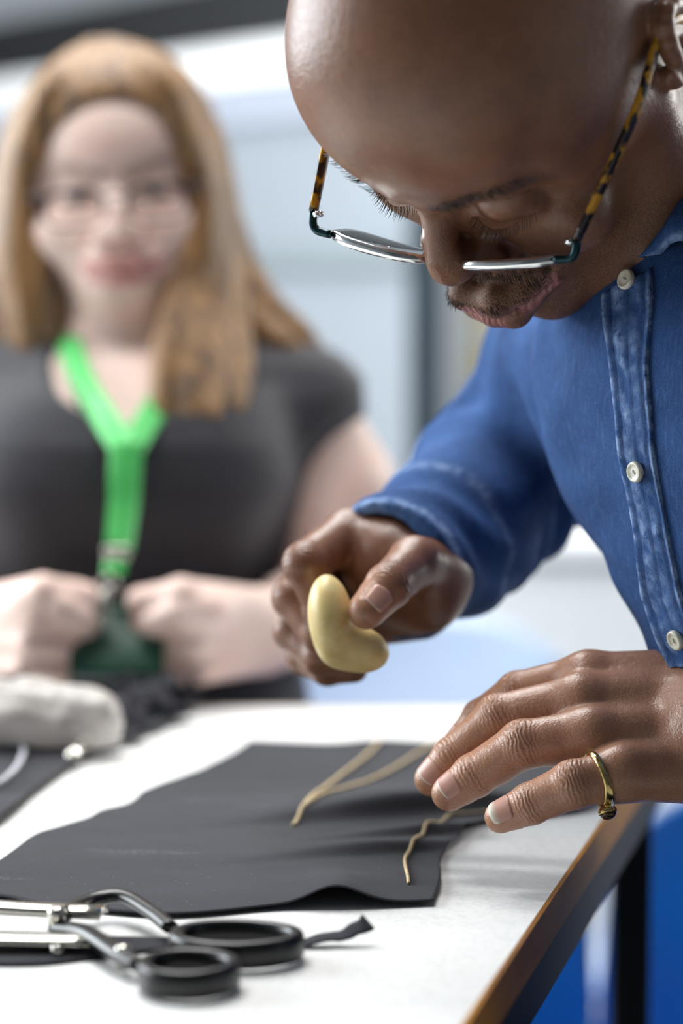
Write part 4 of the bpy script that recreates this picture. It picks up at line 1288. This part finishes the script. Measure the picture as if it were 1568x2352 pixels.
mDenim.mix(mDenim.ramp(mDenim.noise(420, 3, .7, mDenim.mapping((1, 1, .25))), .50, .72), srgb(74, 108, 160), .45)
mDenim.mix(mDenim.ramp(mDenim.noise(1500, 2, .7), .52, .75), srgb(98, 130, 178), .40)
mDenim.mix(mDenim.math('MULTIPLY', mDenim.attr('fade'), mDenim.ramp(mDenim.noise(160, 4, .7), .36, .62)), srgb(146, 170, 208), .95)
mDenim.mix(mDenim.math('MULTIPLY', mDenim.attr('dark'), mDenim.ramp(mDenim.noise(130, 3, .7), .30, .62)), srgb(20, 34, 66), .8)
mDenim.bump(mDenim.noise(1400, 2, .7), .0006, .6)
mDenim.bump(mDenim.noise(60, 3), .002, .35)
mDenim.b.inputs['Specular IOR Level'].default_value = .2
shirt = obj('shirt', VS, QS, mDenim.m, man, True, {'fade': fade, 'dark': np.zeros(len(VS))})

def shirt_at(px, py):
    return S.cast(px, py, .95, 1.6)

# placket: a doubled strip with stitched edges
pl_l = [(1389, 676), (1389, 712), (1400, 800), (1415, 921), (1429, 1057), (1456, 1178), (1478, 1355), (1513, 1463), (1545, 1530)]
pl_r = [(1498, 618), (1500, 700), (1490, 831), (1496, 921), (1507, 1057), (1532, 1192), (1563, 1350), (1598, 1463), (1630, 1530)]
Lc, Rc = bez(pl_l, 24), bez(pl_r, 24)
NW = 22
tq = np.linspace(0, 1, NW)[None, :, None]
PX = Lc[:, None] * (1 - tq) + Rc[:, None] * tq
G, ok = S.cast_many(PX[..., 0].ravel(), PX[..., 1].ravel(), .95, 1.6)
G = G.reshape(PX.shape[0], NW, 3)
k_ = np.array([.25, .5, .25])
for _ in range(10):
    G[1:-1] = (G[:-2] + 2 * G[1:-1] + G[2:]) / 4
    G[:, 1:-1] = (G[:, :-2] + 2 * G[:, 1:-1] + G[:, 2:]) / 4
NN = S.normal(G, .004)
pw = wob(21, 300, 6); pw2 = wob(22, 620, 6)
tt = np.linspace(0, 1, NW)
prof = .0018 + .0006 * np.exp(-((tt - .02) / .05) ** 2) + .0007 * np.exp(-((tt - .98) / .05) ** 2) - .0008 * np.exp(-((tt - .14) / .03) ** 2) - .0008 * np.exp(-((tt - .84) / .03) ** 2) - .0005 * np.exp(-((tt - .52) / .03) ** 2)
hgt = prof[None] + (.0011 * pw(G) + .0006 * pw2(G)) * (.35 + np.exp(-((tt[None] - .3) / .2) ** 2) + np.exp(-((tt[None] - .72) / .15) ** 2))
GP = G + NN * hgt[..., None]
m = MB(); m.slab(GP, -NN * .004)
fd = np.clip(np.exp(-(tt / .07) ** 2) * .9 + np.exp(-((tt - 1) / .07) ** 2) * .9 + .55 * np.exp(-((tt - .32) / .14) ** 2) + .35 * np.exp(-((tt - .68) / .12) ** 2), 0, 1)
dk = np.clip(np.exp(-((tt - .14) / .04) ** 2) + np.exp(-((tt - .84) / .04) ** 2) + .8 * np.exp(-((tt - .52) / .04) ** 2), 0, 1)
fa = np.clip(fd[None] * (.85 + 1.3 * pw2(G) + 1.1 * pw(G)), 0, 1); da = np.clip(dk[None] * (1.0 + .5 * pw(G)), 0, 1)
m.build('placket', mDenim.m, shirt, True, {'fade': np.concatenate([fa.ravel()] * 2), 'dark': np.concatenate([da.ravel()] * 2)})

mButton = Mat('pearl_button', srgb(226, 222, 205), .25)
mButton.mix(mButton.ramp(mButton.noise(160, 3), .45, .65), srgb(178, 176, 150), .7)
for bx, by in ((1449, 646), (1471, 1082), (1563, 1464)):
    p = shirt_at(bx, by); n = S.normal(p[None], .006)[0]
    R = basis(n); r = .0053
    b = MB()
    b.lathe([(0.0001, -.001), (r * .9, -.001), (r, 0), (r, .0012), (r * .92, .0021), (r * .78, .0023), (r * .66, .0017), (r * .4, .0015), (.0001, .0015)], 28, R, p + n * .0030)
    bo = b.build('button', mButton.m, shirt)
    th = MB()
    for sx, sy in ((1, 1), (-1, -1)):
        th.tube([p + n * .0044 + R @ np.array([sx * .001, -sy * .001, 0]), p + n * .0052, p + n * .0044 + R @ np.array([-sx * .001, sy * .001, 0])], .0003, 5)
    th.build('button_thread', plain('pale_thread', srgb(222, 226, 228), .8), bo)

# collar: a turned-down leaf running round the neck, close under the jaw
fw_ = np.array([-math.sin(math.radians(58)), -math.cos(math.radians(58)), 0])
up_ = bez([at(1476, 592, 1.203), at(1522, 520, 1.196), at(1578, 440, 1.19)] + [np.array(q) for q in
     ((.192, 1.208, 1.098), (.216, 1.232, 1.108), (.228, 1.266, 1.110), (.220, 1.300, 1.104), (.192, 1.324, 1.088), (.158, 1.322, 1.070), (.135, 1.300, 1.060))], 8)
for _ in range(3):
    n_u = B.normal(up_[16:], .002); up_[16:] += n_u * (.0025 - B(up_[16:]))[:, None] * .8
    up_[14:-1] = (up_[13:-2] + 2 * up_[14:-1] + up_[15:]) / 4
cen_ = up_.mean(0)
dn_ = up_.copy()
rad_ = up_ - cen_; rad_[:, 2] = 0; rad_ = rad_ / nrm(rad_)[:, None]
dn_ = up_ + rad_ * .013 + np.array([0, 0, -.030])
kk_ = [at(1492, 588, 1.196), at(1524, 576, 1.190), at(1572, 500, 1.178)]
vis_ = bez(kk_, 8)
w_ = np.clip(1 - (np.arange(len(up_)) - 10) / 10, 0, 1)[:, None]
dn_[:len(vis_)] = vis_ * w_[:len(vis_)] + dn_[:len(vis_)] * (1 - w_[:len(vis_)])
for _ in range(4): dn_[12:-1] = (dn_[11:-2] + 2 * dn_[12:-1] + dn_[13:]) / 4
tq = np.linspace(0, 1, 9)[None, :, None]
roll = (up_ - dn_); out_ = up_ - neck0; out_[:, 2] = 0; out_ = out_ / nrm(out_)[:, None]
leaf = up_[:, None] * (1 - tq) + dn_[:, None] * tq + out_[:, None] * .006 * np.sin(tq * math.pi)
m_ = MB(); m_.slab(leaf, (-out_ * .0022)[:, None])
fa = np.tile(np.exp(-((np.linspace(0, 1, 9) - .92) / .10) ** 2), len(leaf))
m_.build('collar', mDenim.m, shirt, True, {'fade': np.concatenate([fa] * 2), 'dark': np.zeros(2 * len(fa))})

# the man's spectacles, slid down his nose
Fg = unit(M3 @ np.array([-.06, .20, -.975])); Xg = M3 @ np.array([-.86, .50, 0]); Xg = unit(Xg - Fg * (Xg @ Fg)); Ug = np.cross(Xg, Fg)
Rg = np.stack([Xg, Fg, Ug], 1)
nd = BH.cast(985, 604); dn = (nd - CAM) @ FWD
Og = at(1004, 556, dn - .004)
earL = [H.pt(-84, -60, 4), H.pt(-84, -92, 12), H.pt(-82, -108, 4), H.pt(-80, -118, -14)]
earR = [H.pt(84, -60, 4), H.pt(84, -92, 12), H.pt(82, -108, 4), H.pt(80, -118, -14)]
spectacles(Og, Rg, 1.0, 'silver glasses with tortoiseshell arms low on the bald man\'s nose', 9, 64, 0, -32, 10, 2.7, 1.4, mSilver, mTeal, mTort.m, [earR, earL], .0040, 71)

# ------------------------------------------------------------------ the woman across the table
mSkinW = skin('fair_skin', srgb(244, 218, 206), srgb(232, 194, 180), srgb(248, 230, 222), srgb(196, 124, 120), .45, brow=(.16, .09, .05))
r_ = math.radians(4.5); p_ = math.radians(6)
Xw = np.array([-math.cos(r_), 0, -math.sin(r_)]); Uw0 = np.array([-math.sin(r_), 0, math.cos(r_)]); Fw0 = np.array([0, -1.0, 0])
Fw = unit(Fw0 * math.cos(p_) - Uw0 * math.sin(p_)); Uw = np.cross(Xw, Fw)
HW = Frame(at(266, 432, 1.875), M3 @ np.stack([Xw, Fw, Uw], 1), .98)
WV = dict(cranium=((0, -90, 32), (74, 92, 81)), forehead=((0, -44, 40), (62, 52, 52)), face=((0, -46, -36), (64, 48, 64)),
          gonion=(54, -62, -52), chin=-79, chiny=-6, cheek=(27, 19, 23), cheekz=-32, mz=7, muzzle=(34, 26, 28), browy=-3, browr=7.5, nose=21, tip=10, alar=13, nosez=9,
          mouth=(34, -10, -65), lipw=.5, lips=.68)
BW = Field()
HFW = head_field(HW, WV)
for sx in (-1, 1):
    HFW.ell(HW.pt(sx * 32, 2, -5), np.array([13, 8, 4.6]) * HW.s, HW.R, .002, 's')
BW.group(HFW)
dT = 1.95
nb = at(290, 800, dT)
shL = at(692, 945, dT); shR = at(-120, 945, dT)
def wt(x, y, d): return at(x, y, d)
zc = lambda y: at(290, y, dT)[2]
cxw = at(285, 900, dT)[0]
tzw = [zc(y) for y in (1900, 1620, 1380, 1220, 1100, 1000, 900, 830, 780)]
taw = np.array([.165, .150, .140, .146, .150, .150, .160, .130, .07])
tbw = np.array([.12, .118, .112, .122, .134, .128, .105, .085, .06])
tyc = np.array([1.95, 1.95, 1.95, 1.945, 1.94, 1.94, 1.95, 1.96, 1.965])
BW.loft(tzw, [cxw] * 9, tyc, [0] * 9, taw - .008, tbw - .008)
BW.chain([HW.pt(0, -80, -60), at(285, 740, 1.968), nb], [.052, .048, .058], .03)
for s_ in (shL, shR): BW.cone(nb + np.array([0, 0, -.04]), s_, .050, .043, .02)
elL, wrL = at(765, 1385, 1.93), at(600, 1450, 1.80)
elR, wrR = at(-215, 1400, 1.93), at(-70, 1455, 1.80)
BW.chain([shL, at(764, 1130, 1.955), elL], [.043, .047, .041], .02); BW.chain([elL, at(690, 1418, 1.87), wrL], [.041, .036, .027], .012)
BW.chain([shR, at(-190, 1130, 1.955), elR], [.043, .047, .041], .02); BW.chain([elR, at(-140, 1425, 1.87), wrR], [.041, .036, .027], .012)

def fist(F, wr, kn, knuckle_dir, fwd_, curl, sgn):
    """closed hand: kn is the row centre of the knuckles, knuckle_dir runs from first finger to little finger"""
    palm = Field(); fg = Field(); J = []
    for i in range(4):
        off = (i - 1.5) * .0195
        m_ = kn + knuckle_dir * off
        r = (.0105, .0108, .0102, .0090)[i]
        palm.cone(m_, wr + knuckle_dir * off * .5, r * 1.15, .019, .006)
        L1, L2, L3 = (.036, .040, .037, .029)[i], (.023, .026, .024, .018)[i], .017
        p1 = m_ + fwd_ * L1 * .72 + curl * L1 * .70
        p2 = p1 + curl * L2 * .75 - fwd_ * L2 * .62
        p3 = p2 - fwd_ * L3 * .95 + curl * .002
        fg.group(finger(None, [m_, p1, p2, p3], [r * 1.08, r, r * .92, r * .85]), .0012)
        J.append((m_, p1, p2, p3))
    F_ = Field(); F_.group(palm); F_.group(fg, .004)
    return F_, J
kdL = unit(np.array([.25, .1, -.95])); fwL = unit(np.array([-.86, -.40, -.16])); cuL = unit(np.array([-.25, .93, -.12]))
hL, JL = fist(None, wrL, at(440, 1452, 1.745), kdL, fwL, cuL, 1)
thL = [wrL + np.array([-.02, -.0, .012]), at(480, 1400, 1.745), at(405, 1408, 1.735), at(352, 1432, 1.742)]
tt_ = Field(); tt_.group(finger(None, thL[1:], [.013, .0115, .0098])); hL.cone(thL[0], thL[1], .018, .013, .008); hL.group(tt_, .003)
BW.group(hL, .012)
kdR = unit(np.array([-.25, .1, -.95])); fwR = unit(np.array([.88, -.36, -.16])); cuR = unit(np.array([.20, .93, -.10]))
hR, JR = fist(None, wrR, at(78, 1446, 1.735), kdR, fwR, cuR, -1)
thR = [wrR + np.array([.02, 0, .012]), at(60, 1392, 1.74), at(135, 1392, 1.73), at(190, 1420, 1.738)]
tt_ = Field(); tt_.group(finger(None, thR[1:], [.013, .0115, .0098])); hR.cone(thR[0], thR[1], .018, .013, .008); hR.group(tt_, .003)
BW.group(hR, .012)
# hips and legs below the table, feet on the floor
hip = np.array([cxw, 1.95, .50])
BW.cone(np.array([cxw, 1.95, tzw[0]]), hip, .12, .13, .04)
VW, QW = surface(BW, .0026, keep=.05)
lm = head_masks(HW, VW, WV)
onh = (np.linalg.norm(VW - HW.pt(0, -50, -10), axis=1) < .16)
Lw = HW.local(VW)
rosy = .0 * Lw[:, 0]
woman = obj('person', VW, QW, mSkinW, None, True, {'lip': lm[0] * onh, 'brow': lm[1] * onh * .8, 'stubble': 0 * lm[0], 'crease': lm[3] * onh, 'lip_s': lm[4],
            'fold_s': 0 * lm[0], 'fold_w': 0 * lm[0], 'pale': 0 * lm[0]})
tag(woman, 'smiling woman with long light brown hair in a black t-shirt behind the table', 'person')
mEye = Mat('eye', srgb(226, 222, 218), .15)
mEye.mix(mEye.attr('iris'), srgb(70, 82, 88)); mEye.mix(mEye.attr('pupil'), (.01, .01, .01))
for sx in (-1, 1):
    V = []; F_ = []; n1, n2 = 14, 20
    for i in range(n1 + 1):
        for k in range(n2):
            th = math.pi * i / n1; a = 2 * math.pi * k / n2
            V.append((math.sin(th) * math.cos(a), math.cos(th), math.sin(th) * math.sin(a)))
    for i in range(n1):
        for k in range(n2): F_.append((i * n2 + k, i * n2 + (k + 1) % n2, (i + 1) * n2 + (k + 1) % n2, (i + 1) * n2 + k))
    V = np.array(V); th = np.arccos(np.clip(V[:, 1], -1, 1))
    obj('eye', HW.pt(sx * 32, -14.0, -5) + (V * 12.2 * HW.s) @ HW.R.T, F_, mEye.m, woman, True, {'iris': (th < .50) * 1.0, 'pupil': (th < .22) * 1.0})

# black t-shirt
TS = Field()
TS.loft(tzw, [cxw] * 9, tyc, [0] * 9, taw, tbw)
for s_ in (shL, shR): TS.cone(nb + np.array([0, .004, -.035]), s_, .066, .051, .03)
for s_, e2, q in ((shL, at(770, 1130, 1.955), 1), (shR, at(-190, 1130, 1.955), -1)):
    SV = Field(); SV.cone(s_, e2, .051, .056); SV.cut(s_ + np.array([q * .010, 0, -.004]), [q * .68, 0, -.73])
    TS.group(SV, .02)
for bx in (150, 425): TS.ell(at(bx, 1075, 1.86), [.060, .050, .058], None, .05)
TS.ell(at(300, 800, 1.86), [.066, .12, .062], None, .004, 's')
TS.cone(at(288, 760, 1.965), at(288, 600, 1.965), .066, .07, .01, 's')
ww = wob(61, 40); ww2 = wob(62, 90)
lo, hi = TS.bounds(); TS.disp(lambda P: .003 * ww(P) + .0015 * ww2(P), lo, hi)
VT, QT = surface(TS, .003, keep=.05)
mTee = Mat('black_jersey', srgb(44, 43, 50), .9); mTee.mix(mTee.ramp(mTee.noise(30, 3), .4, .7), srgb(36, 35, 42)); mTee.b.inputs['Sheen Weight'].default_value = .3
mTee.bump(mTee.noise(900, 2), .0005)
obj('shirt', VT, QT, mTee.m, woman)
LG = Field(); sgn = 0
LG.cone(np.array([cxw, 1.95, .60]), hip, .145, .155, .04)
for sx in (-1, 1):
    kn_ = np.array([cxw + sx * .10, 1.60, .52]); an = np.array([cxw + sx * .10, 1.66, .07])
    LG.chain([hip + np.array([sx * .085, 0, 0]), kn_, an], [.09, .064, .042], .03)
VL, QL = surface(LG, .006)
obj('trousers', VL, QL, plain('black_trousers', srgb(26, 26, 30), .9, nscale=40), woman)
for sx in (-1, 1):
    SH = Field(); a_ = np.array([cxw + sx * .10, 1.66, .045])
    SH.cone(a_, a_ + np.array([0, -.15, -.008]), .042, .036); SH.cone(a_ + np.array([0, .05, -.004]), a_, .036, .042, .02); SH.cut(np.array([0, 0, .001]), [0, 0, -1])
    Vs_, Qs_ = surface(SH, .005)
    obj('shoe', Vs_, Qs_, plain('black_leather', srgb(20, 20, 22), .4), woman)

# hair: a cap with a middle parting and locks that fall to the chest
mHairW = Mat('light_brown_hair', srgb(122, 88, 52), .40)
mHairW.mix(mHairW.ramp(mHairW.noise(150, 3, .6, mHairW.mapping((1, 1, .06))), .42, .66), srgb(190, 144, 88), .8)
mHairW.mix(mHairW.ramp(mHairW.noise(60, 3, .6, mHairW.mapping((1, 1, .10))), .5, .7), srgb(58, 40, 24), .85)
mHairW.bump(mHairW.noise(420, 2, .6, mHairW.mapping((1, 1, .05))), .004, .7)
mHairW.b.inputs['Sheen Weight'].default_value = .1
HR = Field()
HR.ell(HW.pt(0, -94, 34), np.array([81, 102, 88]) * HW.s, HW.R)
HR.ell(HW.pt(0, -44, 48), np.array([68, 58, 62]) * HW.s, HW.R, .018)
HR.cone(HW.pt(0, -140, 0), HW.pt(0, -120, -110), .062, .060, .03)
HR.ell(HW.pt(0, 24, -10), np.array([68, 80, 84]) * HW.s, HW.R, .010, 's')
HR.ell(HW.pt(0, -8, -80), np.array([60, 70, 90]) * HW.s, HW.R, .010, 's')
hr = random.Random(11)
def locks(guides, n, r0, r1, seed):
    """guides: neighbouring strand paths (picture x, y, distance); locks are blended between them"""
    G = np.array([bez([at(*q) for q in g], 4) for g in guides])
    rr = random.Random(seed)
    for i in range(n):
        u = (i + .5) / n * (len(G) - 1); k = min(int(u), len(G) - 2); f_ = u - k
        P = G[k] * (1 - f_) + G[k + 1] * f_
        ph = rr.uniform(0, 6); am = rr.uniform(.001, .004)
        t = np.linspace(0, 1, len(P))
        P = P + np.stack([am * np.sin(t * 7 + ph) * t, am * np.cos(t * 6 + ph) - rr.uniform(0, .010), 0 * t], 1)
        cut_ = len(P) - rr.choice((0, 0, 0, 1))
        P = P[:cut_]
        rad = np.interp(np.linspace(0, 1, len(P)), [0, .25, .85, 1], [r0 * .8, r0, r0 * .9, r1]) * rr.uniform(.85, 1.15)
        L_ = Field(); L_.chain(P, rad, .002)
        HR.group(L_, .003)
# image right side
locks([[(262, 140, 1.93), (352, 176, 1.885), (408, 270, 1.885), (455, 420, 1.90), (458, 540, 1.90), (418, 660, 1.895), (385, 800, 1.86), (375, 945, 1.835)],
       [(255, 120, 1.93), (365, 168, 1.92), (440, 290, 1.92), (480, 440, 1.92), (490, 580, 1.915), (470, 700, 1.90), (460, 820, 1.86), (455, 955, 1.83)],
       [(260, 116, 1.97), (380, 165, 1.97), (470, 300, 1.96), (508, 450, 1.955), (530, 600, 1.94), (540, 720, 1.915), (560, 840, 1.88), (560, 930, 1.855)]], 17, .0125, .007, 5)
locks([[(400, 170, 2.0), (480, 330, 1.99), (520, 480, 1.985), (560, 600, 1.97), (620, 690, 1.955), (700, 760, 1.95), (760, 830, 1.955)],
       [(380, 180, 2.02), (470, 360, 2.02), (510, 520, 2.01), (545, 640, 2.0), (590, 740, 1.99), (650, 800, 1.98), (720, 850, 1.97)],
       [(370, 190, 2.0), (460, 360, 1.985), (505, 520, 1.975), (530, 640, 1.965), (580, 730, 1.95), (650, 790, 1.94), (740, 850, 1.945)]], 9, .0135, .006, 6)
# image left side
locks([[(222, 138, 1.93), (136, 190, 1.885), (84, 290, 1.885), (58, 430, 1.90), (72, 560, 1.90), (115, 680, 1.90), (125, 780, 1.90)],
       [(220, 120, 1.93), (140, 180, 1.92), (55, 300, 1.92), (35, 450, 1.925), (30, 590, 1.925), (45, 720, 1.925), (55, 820, 1.92)],
       [(215, 116, 1.97), (130, 180, 1.97), (48, 310, 1.96), (5, 460, 1.96), (-10, 600, 1.96), (-20, 740, 1.955), (-30, 850, 1.95)]], 15, .0125, .006, 8)
VH, QH = surface(HR, .0028, smooth=1)
obj('hair', VH, QH, mHairW.m, woman)

# her spectacles
Rgw = HW.R @ rotx(-.10)
mDarkRim = plain('dark_thin_metal', srgb(40, 38, 44), .35, .6, nscale=60)
ears = [[HW.pt(sx * 76, -50, 2), HW.pt(sx * 80, -92, 6), HW.pt(sx * 78, -112, -12)] for sx in (1, -1)]
spectacles(HW.pt(0, 12, -2), Rgw, .98, 'thin dark rimmed glasses on the smiling woman\'s face', 9, 58, 2, -26, 8, 1.7, 1.8, mDarkRim, mDarkRim, mDarkRim, ears, .0022, 66)

# lanyard
mGreen = Mat('green_ribbon', srgb(84, 206, 104), .45)
mGreen.mix(mGreen.ramp(mGreen.noise(500, 2), .45, .65), srgb(60, 180, 82), .6); mGreen.b.inputs['Sheen Weight'].default_value = .3
lan = empty('lanyard', at(290, 1000, 1.80), 'bright green ribbon lanyard hanging from the woman\'s neck', 'lanyard')
def ribbon(pts, w, name, side=np.array([1.0, 0, 0]), twist=None):
    P = bez(pts, 8); n = len(P); G = []
    for i in range(n):
        ax = unit(P[min(i + 1, n - 1)] - P[max(i - 1, 0)])
        sd = unit(np.cross(ax, np.array([0, -1.0, 0])) if side is None else side - ax * (side @ ax))
        if twist is not None:
            nn = np.cross(sd, ax); a = np.interp(i / (n - 1), [0, 1], twist); sd = sd * math.cos(a) + nn * math.sin(a)
        G.append([P[i] + sd * w / 2 * v for v in (-1, -.5, 0, .5, 1)])
    b = MB(); b.slab(np.array(G), np.array([0, .0012, 0]))
    return b.build(name, mGreen.m, lan)
ribbon([at(150, 700, 1.93), at(160, 790, 1.895), at(195, 885, 1.845), at(240, 960, 1.80), at(288, 1035, 1.772)], .0195, 'strap', None)
ribbon([at(425, 740, 1.935), at(412, 800, 1.895), at(378, 900, 1.84), at(332, 975, 1.798), at(296, 1035, 1.774)], .0195, 'strap', None)
ribbon([at(290, 1012, 1.772), at(287, 1090, 1.768), at(284, 1160, 1.765), at(272, 1262, 1.752)], .0235, 'strap', np.array([1.0, 0, 0]), (0, .7))
MB().box((-.0095, -.0025, -.005), (.0095, .0025, .005), basis([0, 0, 1]), at(268, 1270, 1.749), bevel=.001).build('crimp', mChrome, lan)
ribbon([at(266, 1280, 1.748), at(260, 1320, 1.744)], .016, 'strap', np.array([1.0, 0, 0]))
def ring_(c, r, t, R_, name, m, parent):
    P = [c + R_ @ np.array([r * math.cos(a), r * math.sin(a), 0]) for a in np.linspace(0, 2 * math.pi, 25)[:-1]]
    return MB().tube(P, t, 8, closed=True).build(name, m, parent)
ring_(at(252, 1338, 1.742), .006, .0011, basis([.2, -1, .2]), 'split_ring', mChrome, lan)
MB().tube(bez([at(250, 1350, 1.741), at(240, 1372, 1.738), at(234, 1395, 1.736)], 6), .0042, 10, .6).build('trigger_clip', mChrome, lan)
ring_(at(232, 1402, 1.736), .0055, .0011, basis([-.3, -1, .1]), 'clip_hook', mChrome, lan)

# dark green card wallet between her hands
gw = empty('card_wallet', at(275, 1480, 1.752), 'dark green card wallet held between the woman\'s hands', 'wallet')
mGW = plain('dark_green_leather', srgb(16, 74, 54), .45, nscale=40, dark=.3, bump=.0004)
c_ = at(272, 1465, 1.755); R_ = basis(unit(np.array([.02, -.80, .60])), [1, 0, 0])
MB().box((-.034, -.032, -.004), (.034, .022, .004), R_, c_, bevel=.0025).build('back_cover', mGW, gw)
MB().box((-.034, -.032, .0045), (.034, .008, .008), R_, c_, bevel=.002).build('front_pocket', mGW, gw)
MB().box((-.030, -.036, .0010), (.030, -.031, .0036), R_, c_, bevel=.0006).build('card', plain('pale_grey_card', srgb(150, 160, 158), .5), gw)
MB().box((-.036, .018, -.003), (.040, .026, .006), R_, c_, bevel=.002).build('spine', mGW, gw)
MB().lathe([(.0001, .004), (.0034, .004), (.0034, .0052), (.0001, .0056)], 18, R_, c_ + R_ @ np.array([-.020, .014, 0])).build('eyelet', mChrome, gw)

chair('plastic_chair', (cxw - .01, 2.02), 0.0, mBlue, 'blue plastic chair under the seated woman, hidden behind the table', seat=.40, top=.72, w=.33)

# ------------------------------------------------------------------ things held and worn
mIvory = Mat('yellow_wax', srgb(226, 204, 142), .42)
mIvory.mix(mIvory.ramp(mIvory.noise(120, 4), .42, .66), srgb(206, 178, 112), .6)
mIvory.mix(mIvory.ramp(mIvory.noise(500, 2), .6, .75), srgb(236, 222, 176), .5)
mIvory.b.inputs['Subsurface Weight'].default_value = .15; mIvory.b.inputs['Subsurface Radius'].default_value = (.01, .006, .002)
TF = Field()
ct = at(758, 1424, 1.272); sx_ = 1.27 / FPX
vt = unit(np.array([.10, 1.0, -.05])); Rt = basis(vt, [1, 0, 0]); Rt = np.stack([Rt[:, 0], Rt[:, 1], Rt[:, 2]], 1)
ups = np.sign(Rt[2, 1])
def rot_in(a): return Rt @ rotz(a)
TF.ell(ct + vt * .004, [52 * sx_, 104 * sx_, .018], rot_in(.13 * ups), 0)
TF.ell(at(818, 1492, 1.276) + vt * .004, [76 * sx_, 54 * sx_, .013], rot_in(-.25 * ups), .010)
TF.cone(at(770, 1430, 1.29), at(800, 1440, 1.34), .010, .009, .008)
TF.ell(at(872, 1424, 1.256), [42 * sx_, 54 * sx_, .010], rot_in(.2 * ups), .003, 's')
Vt, Qt = surface(TF, .0011, keep=.05)
tool = empty('wax_block', ct, 'yellow shaped wax block gripped in the raised right fist', 'tool')
obj('wax_body', Vt, Qt, mIvory.m, tool)

# the ring on the little finger
P_, r_l = LHP['little']
a0, a1 = P_[1], P_[0]
axr = unit(a1 - a0); cr = a0 + (a1 - a0) * .50
mGold = plain('gold_metal', srgb(222, 196, 130), .16, 1.0, nscale=80, dark=.15)
ring = empty('finger_ring', cr, 'gold and silver ring with a dark stone on the little finger', 'ring')
rr_ = .0136
nst = unit(np.array([-.05, -.42, -.90])); nst = unit(nst - axr * (nst @ axr)); bst = np.cross(axr, nst)
Pb = []; wd = []
for k in range(48):
    a = 2 * math.pi * k / 48
    Pb.append(cr + (math.cos(a) * nst + math.sin(a) * bst) * rr_ * (1 + .02 * math.cos(a)) + axr * .0010 * math.cos(a)); wd.append(.0019 + .0012 * max(0, math.cos(a)) ** 3)
V = []; sec = 10
for k in range(48):
    a = 2 * math.pi * k / 48; o_ = math.cos(a) * nst + math.sin(a) * bst
    for q in range(sec):
        b = 2 * math.pi * q / sec
        V.append(Pb[k] + o_ * math.cos(b) * .0008 + axr * math.sin(b) * wd[k])
MB().add(V, [(k * sec + q, k * sec + (q + 1) % sec, ((k + 1) % 48) * sec + (q + 1) % sec, ((k + 1) % 48) * sec + q) for k in range(48) for q in range(sec)]).build('band', mGold, ring)
sc_ = cr + nst * (rr_ + .0012)
Rs = basis(nst, axr)
for sgn in (-1, 1):
    MB().tube(bez([cr + (nst * .80 + sgn * bst * .58) * rr_ + axr * .0012, cr + (nst * .97 + sgn * bst * .30) * (rr_ + .001) + axr * .0022, sc_ + nst * .001 + sgn * bst * .0035 + axr * .0012], 6), .0009, 8).build('shoulder_wire', mSilver, ring)
MB().lathe([(.0001, -.0010), (.0036, -.0008), (.0046, .0010), (.0048, .0026), (.0043, .0030), (.0041, .0022), (.0001, .0020)], 28, Rs, sc_).build('bezel', mGold, ring)
mStone = Mat('dark_stone', srgb(52, 34, 18), .08); mStone.mix(mStone.ramp(mStone.noise(240, 2, .5, mStone.mapping((1, 1, .2))), .52, .62), srgb(120, 84, 34), .7)
MB().lathe([(.0001, .0018), (.0042, .0022), (.0040, .0036), (.0030, .0050), (.0016, .0057), (.0001, .0059)], 26, Rs, sc_).build('stone', mStone.m, ring)

# ------------------------------------------------------------------ what the two sit on, below the table
hipm = torso_c(TOR[0][0])
mJean = plain('dark_blue_trousers', srgb(34, 44, 70), .9, nscale=60)
LM = Field()
LM.cone(hipm + np.array([0, 0, .03]), hipm + np.array([.02, .01, -.06]), .125, .14, .03)
hc = hipm + np.array([.02, .01, -.07]); ft = []
for s_ in (-1, 1):
    h0 = hc + lat * s_ * .085; kn_ = h0 + fw_ * .38 + lat * s_ * .06 + np.array([0, 0, .02]); an = np.array([kn_[0], kn_[1], .08]) - fw_ * .05
    LM.chain([h0, kn_, an], [.092, .064, .045], .03); ft.append(an)
Vm, Qm = surface(LM, .006)
obj('trousers', Vm, Qm, mJean, man)
for an in ft:
    SH = Field(); a_ = np.array([an[0], an[1], .045])
    SH.cone(a_, a_ + fw_ * .16 + np.array([0, 0, -.008]), .044, .038); SH.cone(a_ - fw_ * .06 - np.array([0, 0, .004]), a_, .037, .044, .02); SH.cut(np.array([0, 0, .001]), [0, 0, -1])
    Vs_, Qs_ = surface(SH, .005)
    obj('shoe', Vs_, Qs_, plain('black_leather', srgb(20, 20, 22), .4), man)
zs_ = hc[2] - .088
stool = empty('round_stool', (hc[0] + .03, hc[1], 0), 'black round stool under the man, below the table edge', 'stool')
MB().lathe([(.0001, zs_ - .05), (.15, zs_ - .05), (.165, zs_ - .03), (.165, zs_ - .01), (.15, zs_), (.0001, zs_ + .002)], 32, None, (hc[0] + .03, hc[1], 0)).build('seat', plain('black_vinyl', srgb(24, 24, 26), .5), stool)
for k in range(4):
    a = math.pi / 4 + k * math.pi / 2
    MB().tube([(hc[0] + .03 + .10 * math.cos(a), hc[1] + .10 * math.sin(a), zs_ - .05), (hc[0] + .03 + .19 * math.cos(a), hc[1] + .19 * math.sin(a), .006)], .012, 10).build('leg', mChrome, stool)
